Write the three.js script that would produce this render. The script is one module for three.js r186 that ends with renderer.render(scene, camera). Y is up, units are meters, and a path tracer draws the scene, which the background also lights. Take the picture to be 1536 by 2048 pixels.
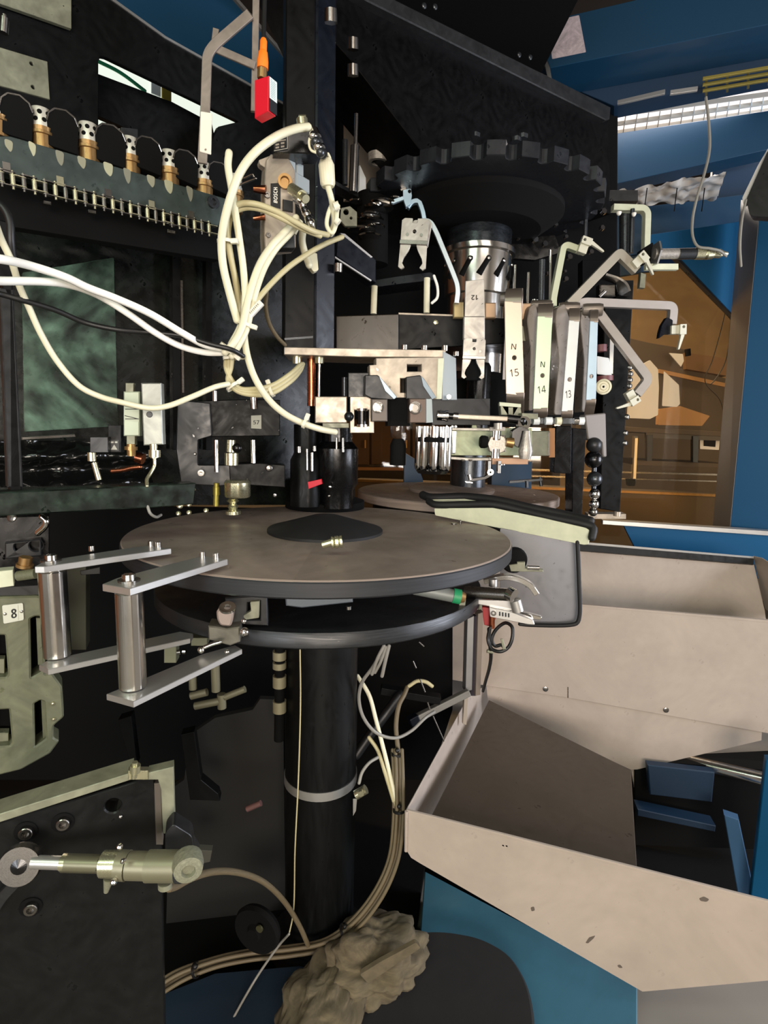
import * as THREE from 'three';
import { RoundedBoxGeometry } from 'three/addons/geometries/RoundedBoxGeometry.js';
import { mergeGeometries, toCreasedNormals, mergeVertices } from 'three/addons/utils/BufferGeometryUtils.js';
import { ImprovedNoise } from 'three/addons/math/ImprovedNoise.js';
import { RectAreaLightUniformsLib } from 'three/addons/lights/RectAreaLightUniformsLib.js';

// ---------------------------------------------------------------- camera, light, exposure
const scene = new THREE.Scene();
scene.background = new THREE.Color(0x000000);
const F = 1120, PITCH = 8.4 * Math.PI / 180, ROLL = 1.5 * Math.PI / 180, EYE = 1.4;
const camera = new THREE.PerspectiveCamera(2 * Math.atan(1024 / F) * 180 / Math.PI, 0.75, 0.05, 60);
camera.rotation.order = 'YXZ';
camera.position.set(0, EYE, 0);
camera.rotation.set(-PITCH, 0, ROLL);
camera.updateMatrixWorld(true);
const renderer = new THREE.WebGLRenderer({ antialias: true });
renderer.toneMapping = THREE.LinearToneMapping;
renderer.toneMappingExposure = 0.84;
renderer.shadowMap.enabled = true;
RectAreaLightUniformsLib.init();
function areaLight(hex, intensity, w, h, pos, target) {
  const l = new THREE.RectAreaLight(hex, intensity, w, h);
  l.position.set(...pos); l.lookAt(...target); l.castShadow = true; scene.add(l); return l;
}
// daylight through the hall window behind the camera, and the hall's fluorescent fittings
areaLight(0xeef2ff, 15, 1.5, 1.7, [3.22, 1.5, -0.8], [0, 1.5, -0.8]);
areaLight(0xfff1e2, 30, 1.5, 1.0, [0.35, 1.5, 2.72], [0.35, 1.5, 0]);
areaLight(0xf2f6ff, 22, 0.5, 1.6, [-1.55, 1.6, 2.72], [-1.55, 1.6, 0]);  // added light at rear left, brightens the polished shaft
areaLight(0xe9ffe4, 40, 1.3, 0.2, [-1.1, 2.93, 0.95], [-1.1, 0, 0.95]);
areaLight(0xfff3e6, 26, 1.3, 0.2, [1.0, 2.93, 0.95], [1.0, 0, 0.95]);
areaLight(0xfff4e6, 120, 0.9, 0.2, [0.9, 3.1, -4.1], [0.9, 0, -4.1]);

// ---------------------------------------------------------------- helpers
const v3 = (x, y, z) => new THREE.Vector3(x, y, z);
const DEG = Math.PI / 180;
let seed = 12345;
const rnd = () => (seed = (seed * 1664525 + 1013904223) >>> 0) / 4294967296;
const perlin = new ImprovedNoise();
function ray(px, py) { return v3((px - 768) / F, (1024 - py) / F, -1).applyQuaternion(camera.quaternion); }
// the point seen at a pixel whose forward distance (world -z) is d
function at(px, py, d) { const r = ray(px, py); return r.multiplyScalar(-d / r.z).add(camera.position); }
function onY(px, py, y) { const r = ray(px, py); return r.multiplyScalar((y - EYE) / r.y).add(camera.position); }
function frame(o, u, n) { u = u.clone().normalize(); n = n.clone().normalize(); const v = n.clone().cross(u).normalize(); return { o: o.clone(), u, v, n }; }
// upright plane through a pixel at depth d; yaw > 0 recedes to the right
function wall(px, py, d, yaw = 0) { const a = yaw * DEG; return frame(at(px, py, d), v3(Math.cos(a), 0, -Math.sin(a)), v3(Math.sin(a), 0, Math.cos(a))); }
function deck(y) { return frame(v3(0, y, 0), v3(1, 0, 0), v3(0, 1, 0)); }
function tri(a, b, c) { const A = at(...a), B = at(...b), C = at(...c); const u = B.clone().sub(A); let n = u.clone().cross(C.clone().sub(A)); if (n.dot(camera.position.clone().sub(A)) < 0) n.negate(); return frame(A, u, n); }
function shift(P, k) { return { ...P, o: P.o.clone().addScaledVector(P.n, k) }; }
function hit(P, px, py) { const r = ray(px, py); const t = P.o.clone().sub(camera.position).dot(P.n) / r.dot(P.n); return r.multiplyScalar(t).add(camera.position); }
function loc(P, px, py) { const w = hit(P, px, py).sub(P.o); return new THREE.Vector2(w.dot(P.u), w.dot(P.v)); }
function toWorld(g, P) { return g.applyMatrix4(new THREE.Matrix4().makeBasis(P.u, P.v, P.n).setPosition(P.o)); }
const pairs = (l) => { const o = []; for (let i = 0; i < l.length; i += 2) o.push([l[i], l[i + 1]]); return o; };
function roundShape(pts, r) {           // closed outline with its corners rounded to radius r
  const s = new THREE.Shape(), n = pts.length;
  for (let i = 0; i < n; i++) {
    const p = pts[i], a = pts[(i + n - 1) % n], b = pts[(i + 1) % n];
    const da = a.clone().sub(p), db = b.clone().sub(p), k = Math.min(r, da.length() * 0.45, db.length() * 0.45);
    const s0 = p.clone().add(da.setLength(k)), s1 = p.clone().add(db.setLength(k));
    if (i === 0) s.moveTo(s0.x, s0.y); else s.lineTo(s0.x, s0.y);
    if (k > 1e-5) s.quadraticCurveTo(p.x, p.y, s1.x, s1.y);
  }
  s.closePath(); return s;
}
// a plate whose outline (pixels) lies on plane P, with its real thickness behind that plane
function plate(P, outline, t, { r = 0, bevel = 0.0008, holes = [], round = [] } = {}) {
  let pts = pairs(outline).map(([x, y]) => loc(P, x, y));
  if (THREE.ShapeUtils.isClockWise(pts)) pts.reverse();
  const s = roundShape(pts, r);
  for (const h of holes) { const hp = pairs(h).map(([x, y]) => loc(P, x, y)); if (!THREE.ShapeUtils.isClockWise(hp)) hp.reverse(); s.holes.push(roundShape(hp, r * 0.5)); }
  for (const [x, y, rad] of round) { const c = loc(P, x, y), h = new THREE.Path(); h.absarc(c.x, c.y, rad, 0, Math.PI * 2, true); s.holes.push(h); }
  const b = Math.min(bevel, t * 0.3);
  const g = new THREE.ExtrudeGeometry(s, { depth: t - 2 * b, bevelEnabled: b > 0, bevelThickness: b, bevelSize: b, bevelOffset: -b, bevelSegments: 1, curveSegments: 10 });
  g.translate(0, 0, -t + b);
  return toWorld(g, P);
}
function rect(P, x0, y0, x1, y1, t, o) { return plate(P, [x0, y0, x1, y0, x1, y1, x0, y1], t, o); }
// flat bar bent along a pixel path on plane P: w wide in the plane, t thick behind it, bends rounded
function bent(P, path, w, t, rb = 0.012, taper = 1) {
  const raw = pairs(path).map(([x, y]) => loc(P, x, y));
  return toWorld(bentLocal(raw, w, t, rb, taper), P);
}
function softPath(raw, rb) {
  const c = [raw[0]];
  for (let i = 1; i < raw.length - 1; i++) {
    const p = raw[i], da = raw[i - 1].clone().sub(p), db = raw[i + 1].clone().sub(p), k = Math.min(rb, da.length() * 0.48, db.length() * 0.48);
    const s0 = p.clone().add(da.setLength(k)), s1 = p.clone().add(db.setLength(k));
    for (let j = 0; j <= 6; j++) { const t = j / 6, m = 1 - t; c.push(s0.clone().multiplyScalar(m * m).addScaledVector(p, 2 * m * t).addScaledVector(s1, t * t)); }
  }
  c.push(raw[raw.length - 1]); return c;
}
function bentLocal(raw, w, t, rb, taper = 1) {
  const c = softPath(raw, rb), L = [], R = [];
  for (let i = 0; i < c.length; i++) {
    const a = c[Math.max(0, i - 1)], b = c[Math.min(c.length - 1, i + 1)], d = b.clone().sub(a).normalize(), k = w / 2 * (1 + (taper - 1) * i / (c.length - 1));
    L.push(v2(c[i].x - d.y * k, c[i].y + d.x * k)); R.push(v2(c[i].x + d.y * k, c[i].y - d.x * k));
  }
  let pts = L.concat(R.reverse()); if (THREE.ShapeUtils.isClockWise(pts)) pts.reverse();
  const b = Math.min(0.0008, t * 0.3, w * 0.2);
  const g = new THREE.ExtrudeGeometry(new THREE.Shape(pts), { depth: t - 2 * b, bevelEnabled: true, bevelThickness: b, bevelSize: b, bevelOffset: -b, bevelSegments: 1 });
  g.translate(0, 0, -t + b); return g;
}
const v2 = (x, y) => new THREE.Vector2(x, y);
const UP = v3(0, 1, 0);
function orient(g, dir, pos) { return g.applyQuaternion(new THREE.Quaternion().setFromUnitVectors(UP, dir.clone().normalize())).translate(pos.x, pos.y, pos.z); }
function rod(A, B, r, r2 = r, seg = 20) { const d = B.clone().sub(A); return orient(new THREE.CylinderGeometry(r2, r, d.length(), seg), d, A.clone().add(B).multiplyScalar(0.5)); }
function prod(a, b, r, r2, seg) { return rod(at(...a), at(...b), r, r2, seg); }
// body of revolution about the line through p along dir; profile in metres [radius, height, ...]
function turned(p, dir, prof, seg = 28) { const g = new THREE.LatheGeometry(pairs(prof).map(([r, h]) => v2(Math.max(r, 0), h)), seg); return orient(toCreasedNormals(g, 0.6), dir, p); }
function hexNut(p, dir, r, h, washer = 0) { const gs = [orient(new THREE.CylinderGeometry(r * 0.95, r, h, 6), dir, p.clone().addScaledVector(dir, h / 2 + washer * 0.3))]; if (washer) gs.push(orient(new THREE.CylinderGeometry(r * 1.35, r * 1.35, washer * 0.3, 20), dir, p.clone().addScaledVector(dir, washer * 0.15))); return merge(gs); }
function capScrew(p, dir, r, h) { return turned(p, dir, [0, 0, r, 0, r, h * 0.9, r * 0.9, h, r * 0.55, h, r * 0.5, h * 0.45, 0, h * 0.4], 18); }
function domeScrew(p, dir, r, h) { return turned(p, dir, [0, 0, r, 0, r * 0.95, h * 0.4, r * 0.7, h * 0.8, r * 0.3, h, 0, h], 16); }
function tube(pts, r, seg = 0, radial = 9) {
  const c = new THREE.CatmullRomCurve3(pts.map((p) => p.isVector3 ? p : at(...p)), false, 'centripetal');
  return new THREE.TubeGeometry(c, seg || Math.max(12, pts.length * 9), r, radial, false);
}
function ptube(flat, r, seg, radial) { const p = []; for (let i = 0; i < flat.length; i += 3) p.push(at(flat[i], flat[i + 1], flat[i + 2])); const g = tube(p, r, seg, radial); return merge([g, new THREE.SphereGeometry(r, 8, 6).translate(p[0].x, p[0].y, p[0].z), new THREE.SphereGeometry(r, 8, 6).translate(p.at(-1).x, p.at(-1).y, p.at(-1).z)]); }
function box(P, cx, cy, w, h, t, bev = 0.001, off = 0) { const g = new RoundedBoxGeometry(w, h, t, 1, Math.min(bev, w * 0.3, h * 0.3, t * 0.3)); const c = loc(P, cx, cy); g.translate(c.x, c.y, -t / 2 + off); return toWorld(g, P); }
function barBetween(A, B, w, h, n, bev = 0.001) { const d = B.clone().sub(A), L = d.length(); const u = d.normalize(); const nn = n.clone().addScaledVector(u, -n.dot(u)).normalize(); const g = new RoundedBoxGeometry(L, h, w, 1, bev); return toWorld(g, frame(A.clone().addScaledVector(u, L / 2), u, nn)); }
function merge(list) {
  const l = list.map((g) => { const q = g.index ? g.toNonIndexed() : g; for (const k of Object.keys(q.attributes)) if (!['position', 'normal', 'uv'].includes(k)) q.deleteAttribute(k); return q; });
  return l.length === 1 ? l[0] : mergeGeometries(l);
}
const used = new Map();
function numbered(name) { const k = used.get(name) || 0; used.set(name, k + 1); return k ? name + '_' + String(k).padStart(3, '0') : name; }
function mesh(name, geo, mat, parent, label) {
  const m = new THREE.Mesh(Array.isArray(geo) ? merge(geo) : geo, mat);
  m.name = parent ? name : numbered(name); m.castShadow = m.receiveShadow = true;
  if (parent && parent !== scene) { const n = (parent.userData.n ||= {}); const k = n[name] || 0; n[name] = k + 1; m.name = k ? name + '_' + String(k).padStart(3, '0') : name; }
  if (label) m.userData.label = label;
  (parent || scene).add(m); return m;
}
const things = [];
// a thing made of parts: a Group whose children are its parts
function thing(name, label, category, group) {
  const o = new THREE.Group(); o.name = numbered(name); o.userData = { label, category }; if (group) o.userData.group = group;
  o.part = (n, geo, mat, l) => { if (!Array.isArray(geo)) return mesh(n, geo, mat, o, l); let m; for (const g of geo) m = mesh(n, g, mat, o, l); return m; };
  scene.add(o); things.push(o); return o;
}
// a thing that is one mesh
function single(name, label, category, geo, mat, group) { if (Array.isArray(geo)) { const o = thing(name, label, category, group); o.part(name.split('_').pop(), geo, mat); return o; } const m = mesh(name, geo, mat); m.userData.label = label; m.userData.category = category; if (group) m.userData.group = group; things.push(m); return m; }
function struct(name, geo, mat) { const m = mesh(name, geo, mat); m.userData.kind = 'structure'; return m; }
function settle() {                     // put every thing's origin at the middle of its base
  for (const o of things) {
    const b = new THREE.Box3().setFromObject(o); if (b.isEmpty()) continue;
    const c = v3((b.min.x + b.max.x) / 2, b.min.y, (b.min.z + b.max.z) / 2).sub(o.position);
    o.position.add(c);
    if (o.isMesh) o.geometry.translate(-c.x, -c.y, -c.z); else for (const k of o.children) k.position.sub(c);
    if (o.userData.n) delete o.userData.n; o.traverse((k) => { delete k.userData.n; });
  }
}

// ---------------------------------------------------------------- materials
function noiseTex(fn, size = 256, srgb = false) {
  const d = new Uint8Array(size * size * 4);
  for (let y = 0; y < size; y++) for (let x = 0; x < size; x++) { const c = fn(x / size, y / size); const i = (y * size + x) * 4; d[i] = c[0]; d[i + 1] = c[1]; d[i + 2] = c[2]; d[i + 3] = 255; }
  const t = new THREE.DataTexture(d, size, size); t.wrapS = t.wrapT = THREE.RepeatWrapping; t.magFilter = THREE.LinearFilter; t.minFilter = THREE.LinearMipmapLinearFilter; t.generateMipmaps = true;
  if (srgb) t.colorSpace = THREE.SRGBColorSpace; t.needsUpdate = true; return t;
}
const tile = (u, v, f, s) => { // tileable fractal noise, -1..1
  let a = 0, k = 0.5; for (let o = 0; o < 4; o++) { const q = f * 2 ** o; a += k * perlin.noise(Math.cos(u * 6.283) * q / 6.283 + s, Math.sin(u * 6.283) * q / 6.283 + Math.cos(v * 6.283) * q / 6.283, Math.sin(v * 6.283) * q / 6.283 + s * 1.7); k *= 0.5; } return a;
};
const texGrime = noiseTex((u, v) => { const n = tile(u, v, 7, 3.1), m = tile(u, v, 22, 9.4); const k = 225 + n * 60 + m * 26; return [k, k, k]; }, 256, true);
const texFaint = noiseTex((u, v) => { const k = 240 + tile(u, v, 5, 3.3) * 22 + tile(u, v, 30, 7.7) * 8; return [k, k, k * 0.985]; }, 256, true);
const texRough = noiseTex((u, v) => { const k = 205 + tile(u, v, 9, 5.5) * 120 + tile(u, v, 40, 1.2) * 40; return [k, k, k]; });
const texBrush = noiseTex((u, v) => { const k = 215 + perlin.noise(u * 3, Math.floor(v * 256) * 3.7, 2.2) * 26 + tile(u, v, 6, 4) * 30; return [k, k, k]; });
const texOil = noiseTex((u, v) => { const n = tile(u, v, 8, 6.2), m = tile(u, v, 18, 2.2); const k = Math.max(0, Math.min(255, 120 + n * 190 + m * 60)); return [k * 0.9, k, k * 0.92]; }, 256, true);
function rep(t, x, y = x) { const c = t.clone(); c.repeat.set(x, y); c.needsUpdate = true; return c; }
const std = (hex, rough, metal = 0, o = {}) => new THREE.MeshStandardMaterial({ color: hex, roughness: rough, metalness: metal, side: THREE.DoubleSide, ...o });
const g4 = rep(texGrime, 4), r5 = rep(texRough, 5), b8 = rep(texBrush, 8), g2 = rep(texGrime, 1.5);
const dull = (hex, rough, spec) => new THREE.MeshPhysicalMaterial({ color: hex, roughness: rough, specularIntensity: spec, map: g4, roughnessMap: r5, side: THREE.DoubleSide });
const M = {
  black: dull(0x0d0e0e, 0.55, 0.35),
  blackGloss: std(0x070708, 0.32, 0, { roughnessMap: r5 }),
  blackNavy: dull(0x10141d, 0.42, 0.5),
  blackDeep: new THREE.MeshPhysicalMaterial({ color: 0x050505, roughness: 0.85, specularIntensity: 0.35, side: THREE.DoubleSide }),
  rubber: std(0x0e0e0f, 0.65),
  disc: std(0x9c8c80, 0.6, 0, { map: g2, roughnessMap: r5 }),
  discEdge: std(0x2c2e31, 0.5, 0.2, { map: g4 }),
  greyDark: std(0x2a2b2c, 0.5, 0.2, { map: g4, roughnessMap: r5 }),
  gunmetal: std(0x4a4d50, 0.38, 0.8, { roughnessMap: r5 }),
  blued: std(0x33383c, 0.36, 0.7, { map: g4, roughnessMap: r5 }),
  steel: std(0xcdcac4, 0.24, 1, { roughnessMap: b8 }),
  steelDark: std(0x85827d, 0.33, 1, { roughnessMap: b8 }),
  chrome: std(0xd8d6d2, 0.12, 1),
  bendSteel: std(0x857a70, 0.38, 0.7, { roughnessMap: rep(texBrush, 8) }),  // darker steel for the bends, a dark reflection put into the colour
  alu: std(0xc9c8c4, 0.42, 0.85, { roughnessMap: b8 }),
  aluMatte: std(0xb9b4ab, 0.55, 0.55, { map: g4, roughnessMap: r5 }),
  plateBeige: std(0xb9ad9c, 0.5, 0.35, { map: g4, roughnessMap: r5 }),
  castGrey: std(0x8a8b75, 0.6, 0.15, { map: g4, roughnessMap: r5 }),
  olive: std(0x6c6e56, 0.65, 0.05, { map: g4, roughnessMap: r5 }),
  greenGrey: std(0x5d6b62, 0.45, 0.25, { map: rep(texOil, 2), roughnessMap: r5 }),
  brass: std(0x9a7a4e, 0.48, 0.75, { roughnessMap: r5 }),
  copper: std(0xb56b4c, 0.3, 1, { roughnessMap: r5 }),
  zinc: std(0xc9c6a6, 0.35, 0.9, { roughnessMap: r5 }),
  white: std(0xe6e2d6, 0.5),
  label: std(0xdfe3e2, 0.6),
  tubeWhite: std(0xf0efe6, 0.38),
  tubeIvory: std(0xd9d5b8, 0.4),
  cableBeige: std(0xb3aa83, 0.5),
  cableGrey: std(0x84827a, 0.5),
  cableBlack: std(0x141414, 0.45),
  cableTan: std(0x6f6248, 0.6, 0, { map: g4 }),
  tie: std(0xdcd8c4, 0.5),
  blue: new THREE.MeshPhysicalMaterial({ color: 0x05466b, roughness: 0.5, specularIntensity: 0.35, side: THREE.DoubleSide }),
  blueDark: std(0x0a3854, 0.45),
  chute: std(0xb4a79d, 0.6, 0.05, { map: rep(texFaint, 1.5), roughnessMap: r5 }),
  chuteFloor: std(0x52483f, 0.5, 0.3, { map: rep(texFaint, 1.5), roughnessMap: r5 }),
  cream: std(0xd4d8bf, 0.55, 0, { map: rep(texFaint, 4) }),
  red: std(0xd0162b, 0.45), redDark: std(0x8f1a1c, 0.5),
  orange: std(0xf07818, 0.5), yellow: std(0xd8c23a, 0.5), green: std(0x1f8a58, 0.5),
  rag: std(0x6a5f49, 0.95, 0, { map: g4 }),
  concrete: std(0x857f75, 0.9, 0, { map: g2 }),
  wallPaint: std(0xc4beb4, 0.9), hallDark: std(0x1d1712, 0.9),
  brownWall: std(0xa88a62, 0.85, 0, { map: g2 }),
  brownDark: std(0x57493a, 0.8), paper: std(0xf6f3ee, 0.8), cardboard: std(0xb88a58, 0.85),
  foil: std(0xf4f2ec, 0.28, 0.5),
  ink: std(0x16140f, 0.6),
};
M.amber = new THREE.MeshPhysicalMaterial({ color: 0xfaeed8, roughness: 0.04, transmission: 1, thickness: 0, ior: 1.45, side: THREE.DoubleSide });
M.glass = new THREE.MeshPhysicalMaterial({ color: 0xffffff, roughness: 0.03, transmission: 1, thickness: 0, ior: 1.5, side: THREE.DoubleSide });
const glow = (hex, k) => new THREE.MeshStandardMaterial({ color: 0x888888, emissive: hex, emissiveIntensity: k, roughness: 0.6 });
// flat print: text drawn on a canvas, laid on a thin label plate
function printMat(w, h, draw, rough = 0.6, metal = 0) {
  const c = document.createElement('canvas'); c.width = w; c.height = h; const x = c.getContext('2d'); draw(x, w, h);
  const t = new THREE.CanvasTexture(c); t.colorSpace = THREE.SRGBColorSpace; return new THREE.MeshStandardMaterial({ map: t, roughness: rough, metalness: metal });
}
// ink print with nothing round it: white strokes on black become the print's cut-out
function inkMat(w, h, draw, hex = 0x241e18) {
  const c = document.createElement('canvas'); c.width = w; c.height = h; const x = c.getContext('2d'); x.fillStyle = '#000'; x.fillRect(0, 0, w, h); x.fillStyle = x.strokeStyle = '#fff'; x.textAlign = 'center'; x.textBaseline = 'middle'; draw(x, w, h);
  const t = new THREE.CanvasTexture(c); return new THREE.MeshStandardMaterial({ color: hex, alphaMap: t, transparent: true, roughness: 0.6 });
}
// a print that fills a quad given by its four pixels (top left, top right, bottom right, bottom left) on P
function printQuad(P, x0, y0, x1, y1, x2, y2, x3, y3) {
  const p = [[x3, y3], [x2, y2], [x1, y1], [x0, y0]].map(([x, y]) => hit(P, x, y).addScaledVector(P.n, 0.0007));
  const g = new THREE.BufferGeometry(); g.setAttribute('position', new THREE.Float32BufferAttribute(p.flatMap((q) => [q.x, q.y, q.z]), 3));
  g.setAttribute('uv', new THREE.Float32BufferAttribute([0, 0, 1, 0, 1, 1, 0, 1], 2)); g.setIndex([0, 1, 2, 0, 2, 3]); g.computeVertexNormals(); return g.toNonIndexed();
}

// ---------------------------------------------------------------- the hall
{
  const bx = (w, h, d, x, y, z) => new THREE.BoxGeometry(w, h, d).translate(x, y, z);
  struct('floor', bx(8.4, 0.1, 8.2, 0, -0.05, -1.1), M.concrete);
  struct('ceiling', bx(8.4, 0.12, 8.2, 0, 3.36, -1.1), M.hallDark);
  struct('wall_left', bx(0.12, 3.4, 8.2, -3.4, 1.65, -1.1), std(0x8a5636, 0.8));
  struct('wall_right', bx(0.12, 3.4, 8.2, 3.4, 1.65, -1.1), M.wallPaint);
  struct('wall_back', bx(6.8, 3.4, 0.12, 0, 1.65, -5.1), M.brownWall);
  // rear wall (behind the camera) with its window opening
  struct('wall_rear', [bx(1.5, 3.4, 0.14, -2.65, 1.65, 2.9), bx(0.85, 3.4, 0.14, -0.875, 1.65, 2.9), bx(0.6, 0.75, 0.14, -1.6, 0.325, 2.9), bx(0.6, 0.9, 0.14, -1.6, 2.9, 2.9), bx(2.25, 3.4, 0.14, 2.275, 1.65, 2.9), bx(1.6, 1.0, 0.14, 0.35, 0.45, 2.9), bx(1.6, 1.32, 0.14, 0.35, 2.7, 2.9)], M.wallPaint);
  const w = struct('window_1', bx(1.6, 1.1, 0.02, 0.35, 1.5, 2.88), glow(0xfff1e2, 2.2));
  mesh('window_frame', [bx(1.64, 0.05, 0.1, 0.35, 2.04, 2.86), bx(1.64, 0.05, 0.1, 0.35, 0.96, 2.86), bx(0.05, 1.05, 0.1, -0.46, 1.5, 2.86), bx(0.05, 1.05, 0.1, 1.16, 1.5, 2.86)], M.white, w);
}
{
  const r = struct('window_3', new THREE.BoxGeometry(0.02, 1.8, 1.6).translate(3.32, 1.5, -0.8), glow(0xdfeaff, 2.2));
  mesh('window_frame', [[0.1, 0.05, 1.7, 2.42, -0.8], [0.1, 0.05, 1.7, 0.58, -0.8], [0.1, 1.8, 0.05, 1.5, -1.62], [0.1, 1.8, 0.05, 1.5, 0.02]].map(([a, b, c, y, z]) => new THREE.BoxGeometry(a, b, c).translate(3.29, y, z)), M.white, r);
  const w = struct('added_window_2', new THREE.BoxGeometry(0.6, 1.76, 0.02).translate(-1.6, 1.575, 2.88), glow(0xf2f6ff, 2.0));  // unseen glowing window, added for bright stripes on the steel
  mesh('window_frame', [[0.66, 0.05, 2.44, -1.6], [0.66, 0.05, 0.72, -1.6]].map(([a, b, y, x]) => new THREE.BoxGeometry(a, b, 0.1).translate(x, y, 2.86)), M.white, w);
}
function ceilingFitting(x, y, z, w, hex, k, label) {
  const t = thing('ceiling_light', label, 'ceiling light');
  t.part('housing', new RoundedBoxGeometry(w + 0.08, 0.07, 0.26, 2, 0.01).translate(x, y + 0.06, z), M.white);
  t.part('diffuser', new RoundedBoxGeometry(w, 0.03, 0.2, 2, 0.008).translate(x, y + 0.018, z), glow(hex, k));
  t.part('hanger', [-1, 1].map((s) => rod(v3(x + s * w * 0.4, y + 0.09, z), v3(x + s * w * 0.4, 3.3, z), 0.006, 0.006, 8)), M.steelDark);
}
ceilingFitting(-1.1, 2.95, 0.95, 1.3, 0xe9ffe4, 3, 'fluorescent ceiling light hanging over the left of the aisle behind the viewer');
ceilingFitting(1.0, 2.95, 0.95, 1.3, 0xfff3e6, 3, 'fluorescent ceiling light hanging over the right of the aisle behind the viewer');
ceilingFitting(0.9, 3.12, -4.1, 0.9, 0xffe9cf, 3, 'fluorescent ceiling light over the workbench beyond the amber guard');

// ---------------------------------------------------------------- blue machine frame, right side
{
  const bw = (n, label, P, pl, t, mat = M.blue) => { const o = thing(n, label, 'machine frame'); o.part('face', plate(P, pl, t, { r: 0.004, bevel: 0.003 }), mat); return o; };
  const P1 = wall(1490, 700, 2.42, -32);
  const post = thing('frame_post', 'tall blue painted steel post at the right edge of the photo', 'machine frame');
  post.part('face', plate(P1, [1521, 400, 1640, 390, 1600, 1180, 1452, 1140], 0.02, { bevel: 0.003 }), M.blue);
  {
    const a = hit(P1, 1521, 400), b = hit(P1, 1452, 1140), a2 = at(1482, 400, 2.6), b2 = at(1418, 1140, 2.6);
    const g = new THREE.BufferGeometry(); const q = [b, a, a2, b2]; const th = v3(0.012, 0, 0.0);
    const all = [...q, ...q.map((k) => k.clone().add(th))];
    g.setAttribute('position', new THREE.Float32BufferAttribute(all.flatMap((k) => [k.x, k.y, k.z]), 3));
    g.setAttribute('uv', new THREE.Float32BufferAttribute(all.flatMap((k) => [k.z, k.y]), 2));
    g.setIndex([0, 1, 2, 0, 2, 3, 4, 6, 5, 4, 7, 6, 0, 4, 5, 0, 5, 1, 3, 2, 6, 3, 6, 7, 1, 5, 6, 1, 6, 2, 0, 3, 7, 0, 7, 4]); const f = g.toNonIndexed(); f.computeVertexNormals();
    post.part('side_face', f, std(0x6a6663, 0.42, 0.1), 'grey side face with a blurred reflection put into its colour');  // blurred grey reflection put into the colour of this face
  }
  const P2 = wall(1300, 90, 2.25, -22);
  const b1 = thing('frame_crossbar', 'uppermost blue crossbar with a pale sticker at its end', 'machine frame');
  b1.part('face', plate(P2, [1066, 48, 1660, -92, 1680, 20, 1100, 136], 0.2, { bevel: 0.002 }), M.blueDark);
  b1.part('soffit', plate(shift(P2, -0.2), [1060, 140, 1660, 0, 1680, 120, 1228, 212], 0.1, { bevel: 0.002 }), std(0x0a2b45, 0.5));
  b1.part('sticker', plate(shift(P2, 0.002), [1096, 44, 1158, 30, 1172, 104, 1104, 118], 0.0015, { r: 0.004 }), std(0xd3c6cc, 0.55, 0, { map: rep(texGrime, 8) }));
  const P3 = wall(1350, 320, 2.75, -14);
  const b2 = thing('frame_crossbar', 'middle blue crossbar just under the louvred white light', 'machine frame');
  b2.part('face', plate(P3, [1200, 272, 1620, 208, 1620, 280, 1200, 375], 0.12, { bevel: 0.002 }), M.blueDark);
  const P4 = wall(1380, 440, 2.85, -10);
  const b3 = thing('frame_crossbar', 'lowest upper blue crossbar under the crinkled silver foil', 'machine frame');
  b3.part('face', plate(P4, [1190, 425, 1560, 380, 1560, 470, 1190, 520], 0.06, { bevel: 0.002 }), M.blueDark);
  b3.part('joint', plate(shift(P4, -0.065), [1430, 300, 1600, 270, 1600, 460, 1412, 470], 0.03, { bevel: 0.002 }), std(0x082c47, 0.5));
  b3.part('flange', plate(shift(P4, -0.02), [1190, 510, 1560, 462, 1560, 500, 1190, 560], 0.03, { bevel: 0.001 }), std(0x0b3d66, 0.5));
  const P5 = wall(1400, 560, 2.66, -6);
  const gs = thing('gusset_plate', 'sloping blue gusset plate under the crossbar left of the post', 'machine frame');
  gs.part('web', plate(P5, [1295, 470, 1500, 440, 1530, 560, 1478, 655, 1462, 625, 1352, 508, 1300, 506], 0.012, { bevel: 0.001 }), M.blue);
  gs.part('flange', plate(shift(P5, -0.001), [1344, 508, 1360, 506, 1470, 620, 1482, 652, 1464, 630], 0.04, { bevel: 0.001 }), M.blackNavy);
  const leg = thing('frame_upright', 'blue upright leg at the lower right below the chutes', 'machine frame');
  leg.part('face', plate(wall(1500, 1680, 1.38, -25), [1532, 1520, 1600, 1520, 1580, 1840, 1498, 1830], 0.03, { bevel: 0.002 }), M.blue);
  const brace = thing('frame_brace', 'slanted blue grey brace beside the lower right leg', 'machine frame');
  brace.part('face', plate(wall(1480, 1680, 1.44, -25), [1448, 1630, 1478, 1640, 1512, 1800, 1478, 1800], 0.03, { bevel: 0.002 }), std(0x2b5173, 0.5));
  const slab = thing('base_box', 'blue steel box low behind the tray at the right', 'machine frame');
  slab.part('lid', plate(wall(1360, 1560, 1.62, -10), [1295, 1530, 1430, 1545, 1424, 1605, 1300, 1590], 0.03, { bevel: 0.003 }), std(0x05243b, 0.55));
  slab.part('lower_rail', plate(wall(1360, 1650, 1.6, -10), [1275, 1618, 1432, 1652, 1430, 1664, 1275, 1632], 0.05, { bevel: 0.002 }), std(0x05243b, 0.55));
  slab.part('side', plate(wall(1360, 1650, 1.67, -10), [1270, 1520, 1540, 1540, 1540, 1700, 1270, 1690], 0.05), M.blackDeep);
  const rail = thing('guard_sill', 'blue sill with a bright white top edge above the white trough', 'machine frame');
  const P6 = wall(1380, 1080, 2.35, -12);
  rail.part('face', plate(P6, [1247, 1050, 1600, 1074, 1600, 1140, 1272, 1100], 0.03, { bevel: 0.001 }), M.blue);
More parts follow.
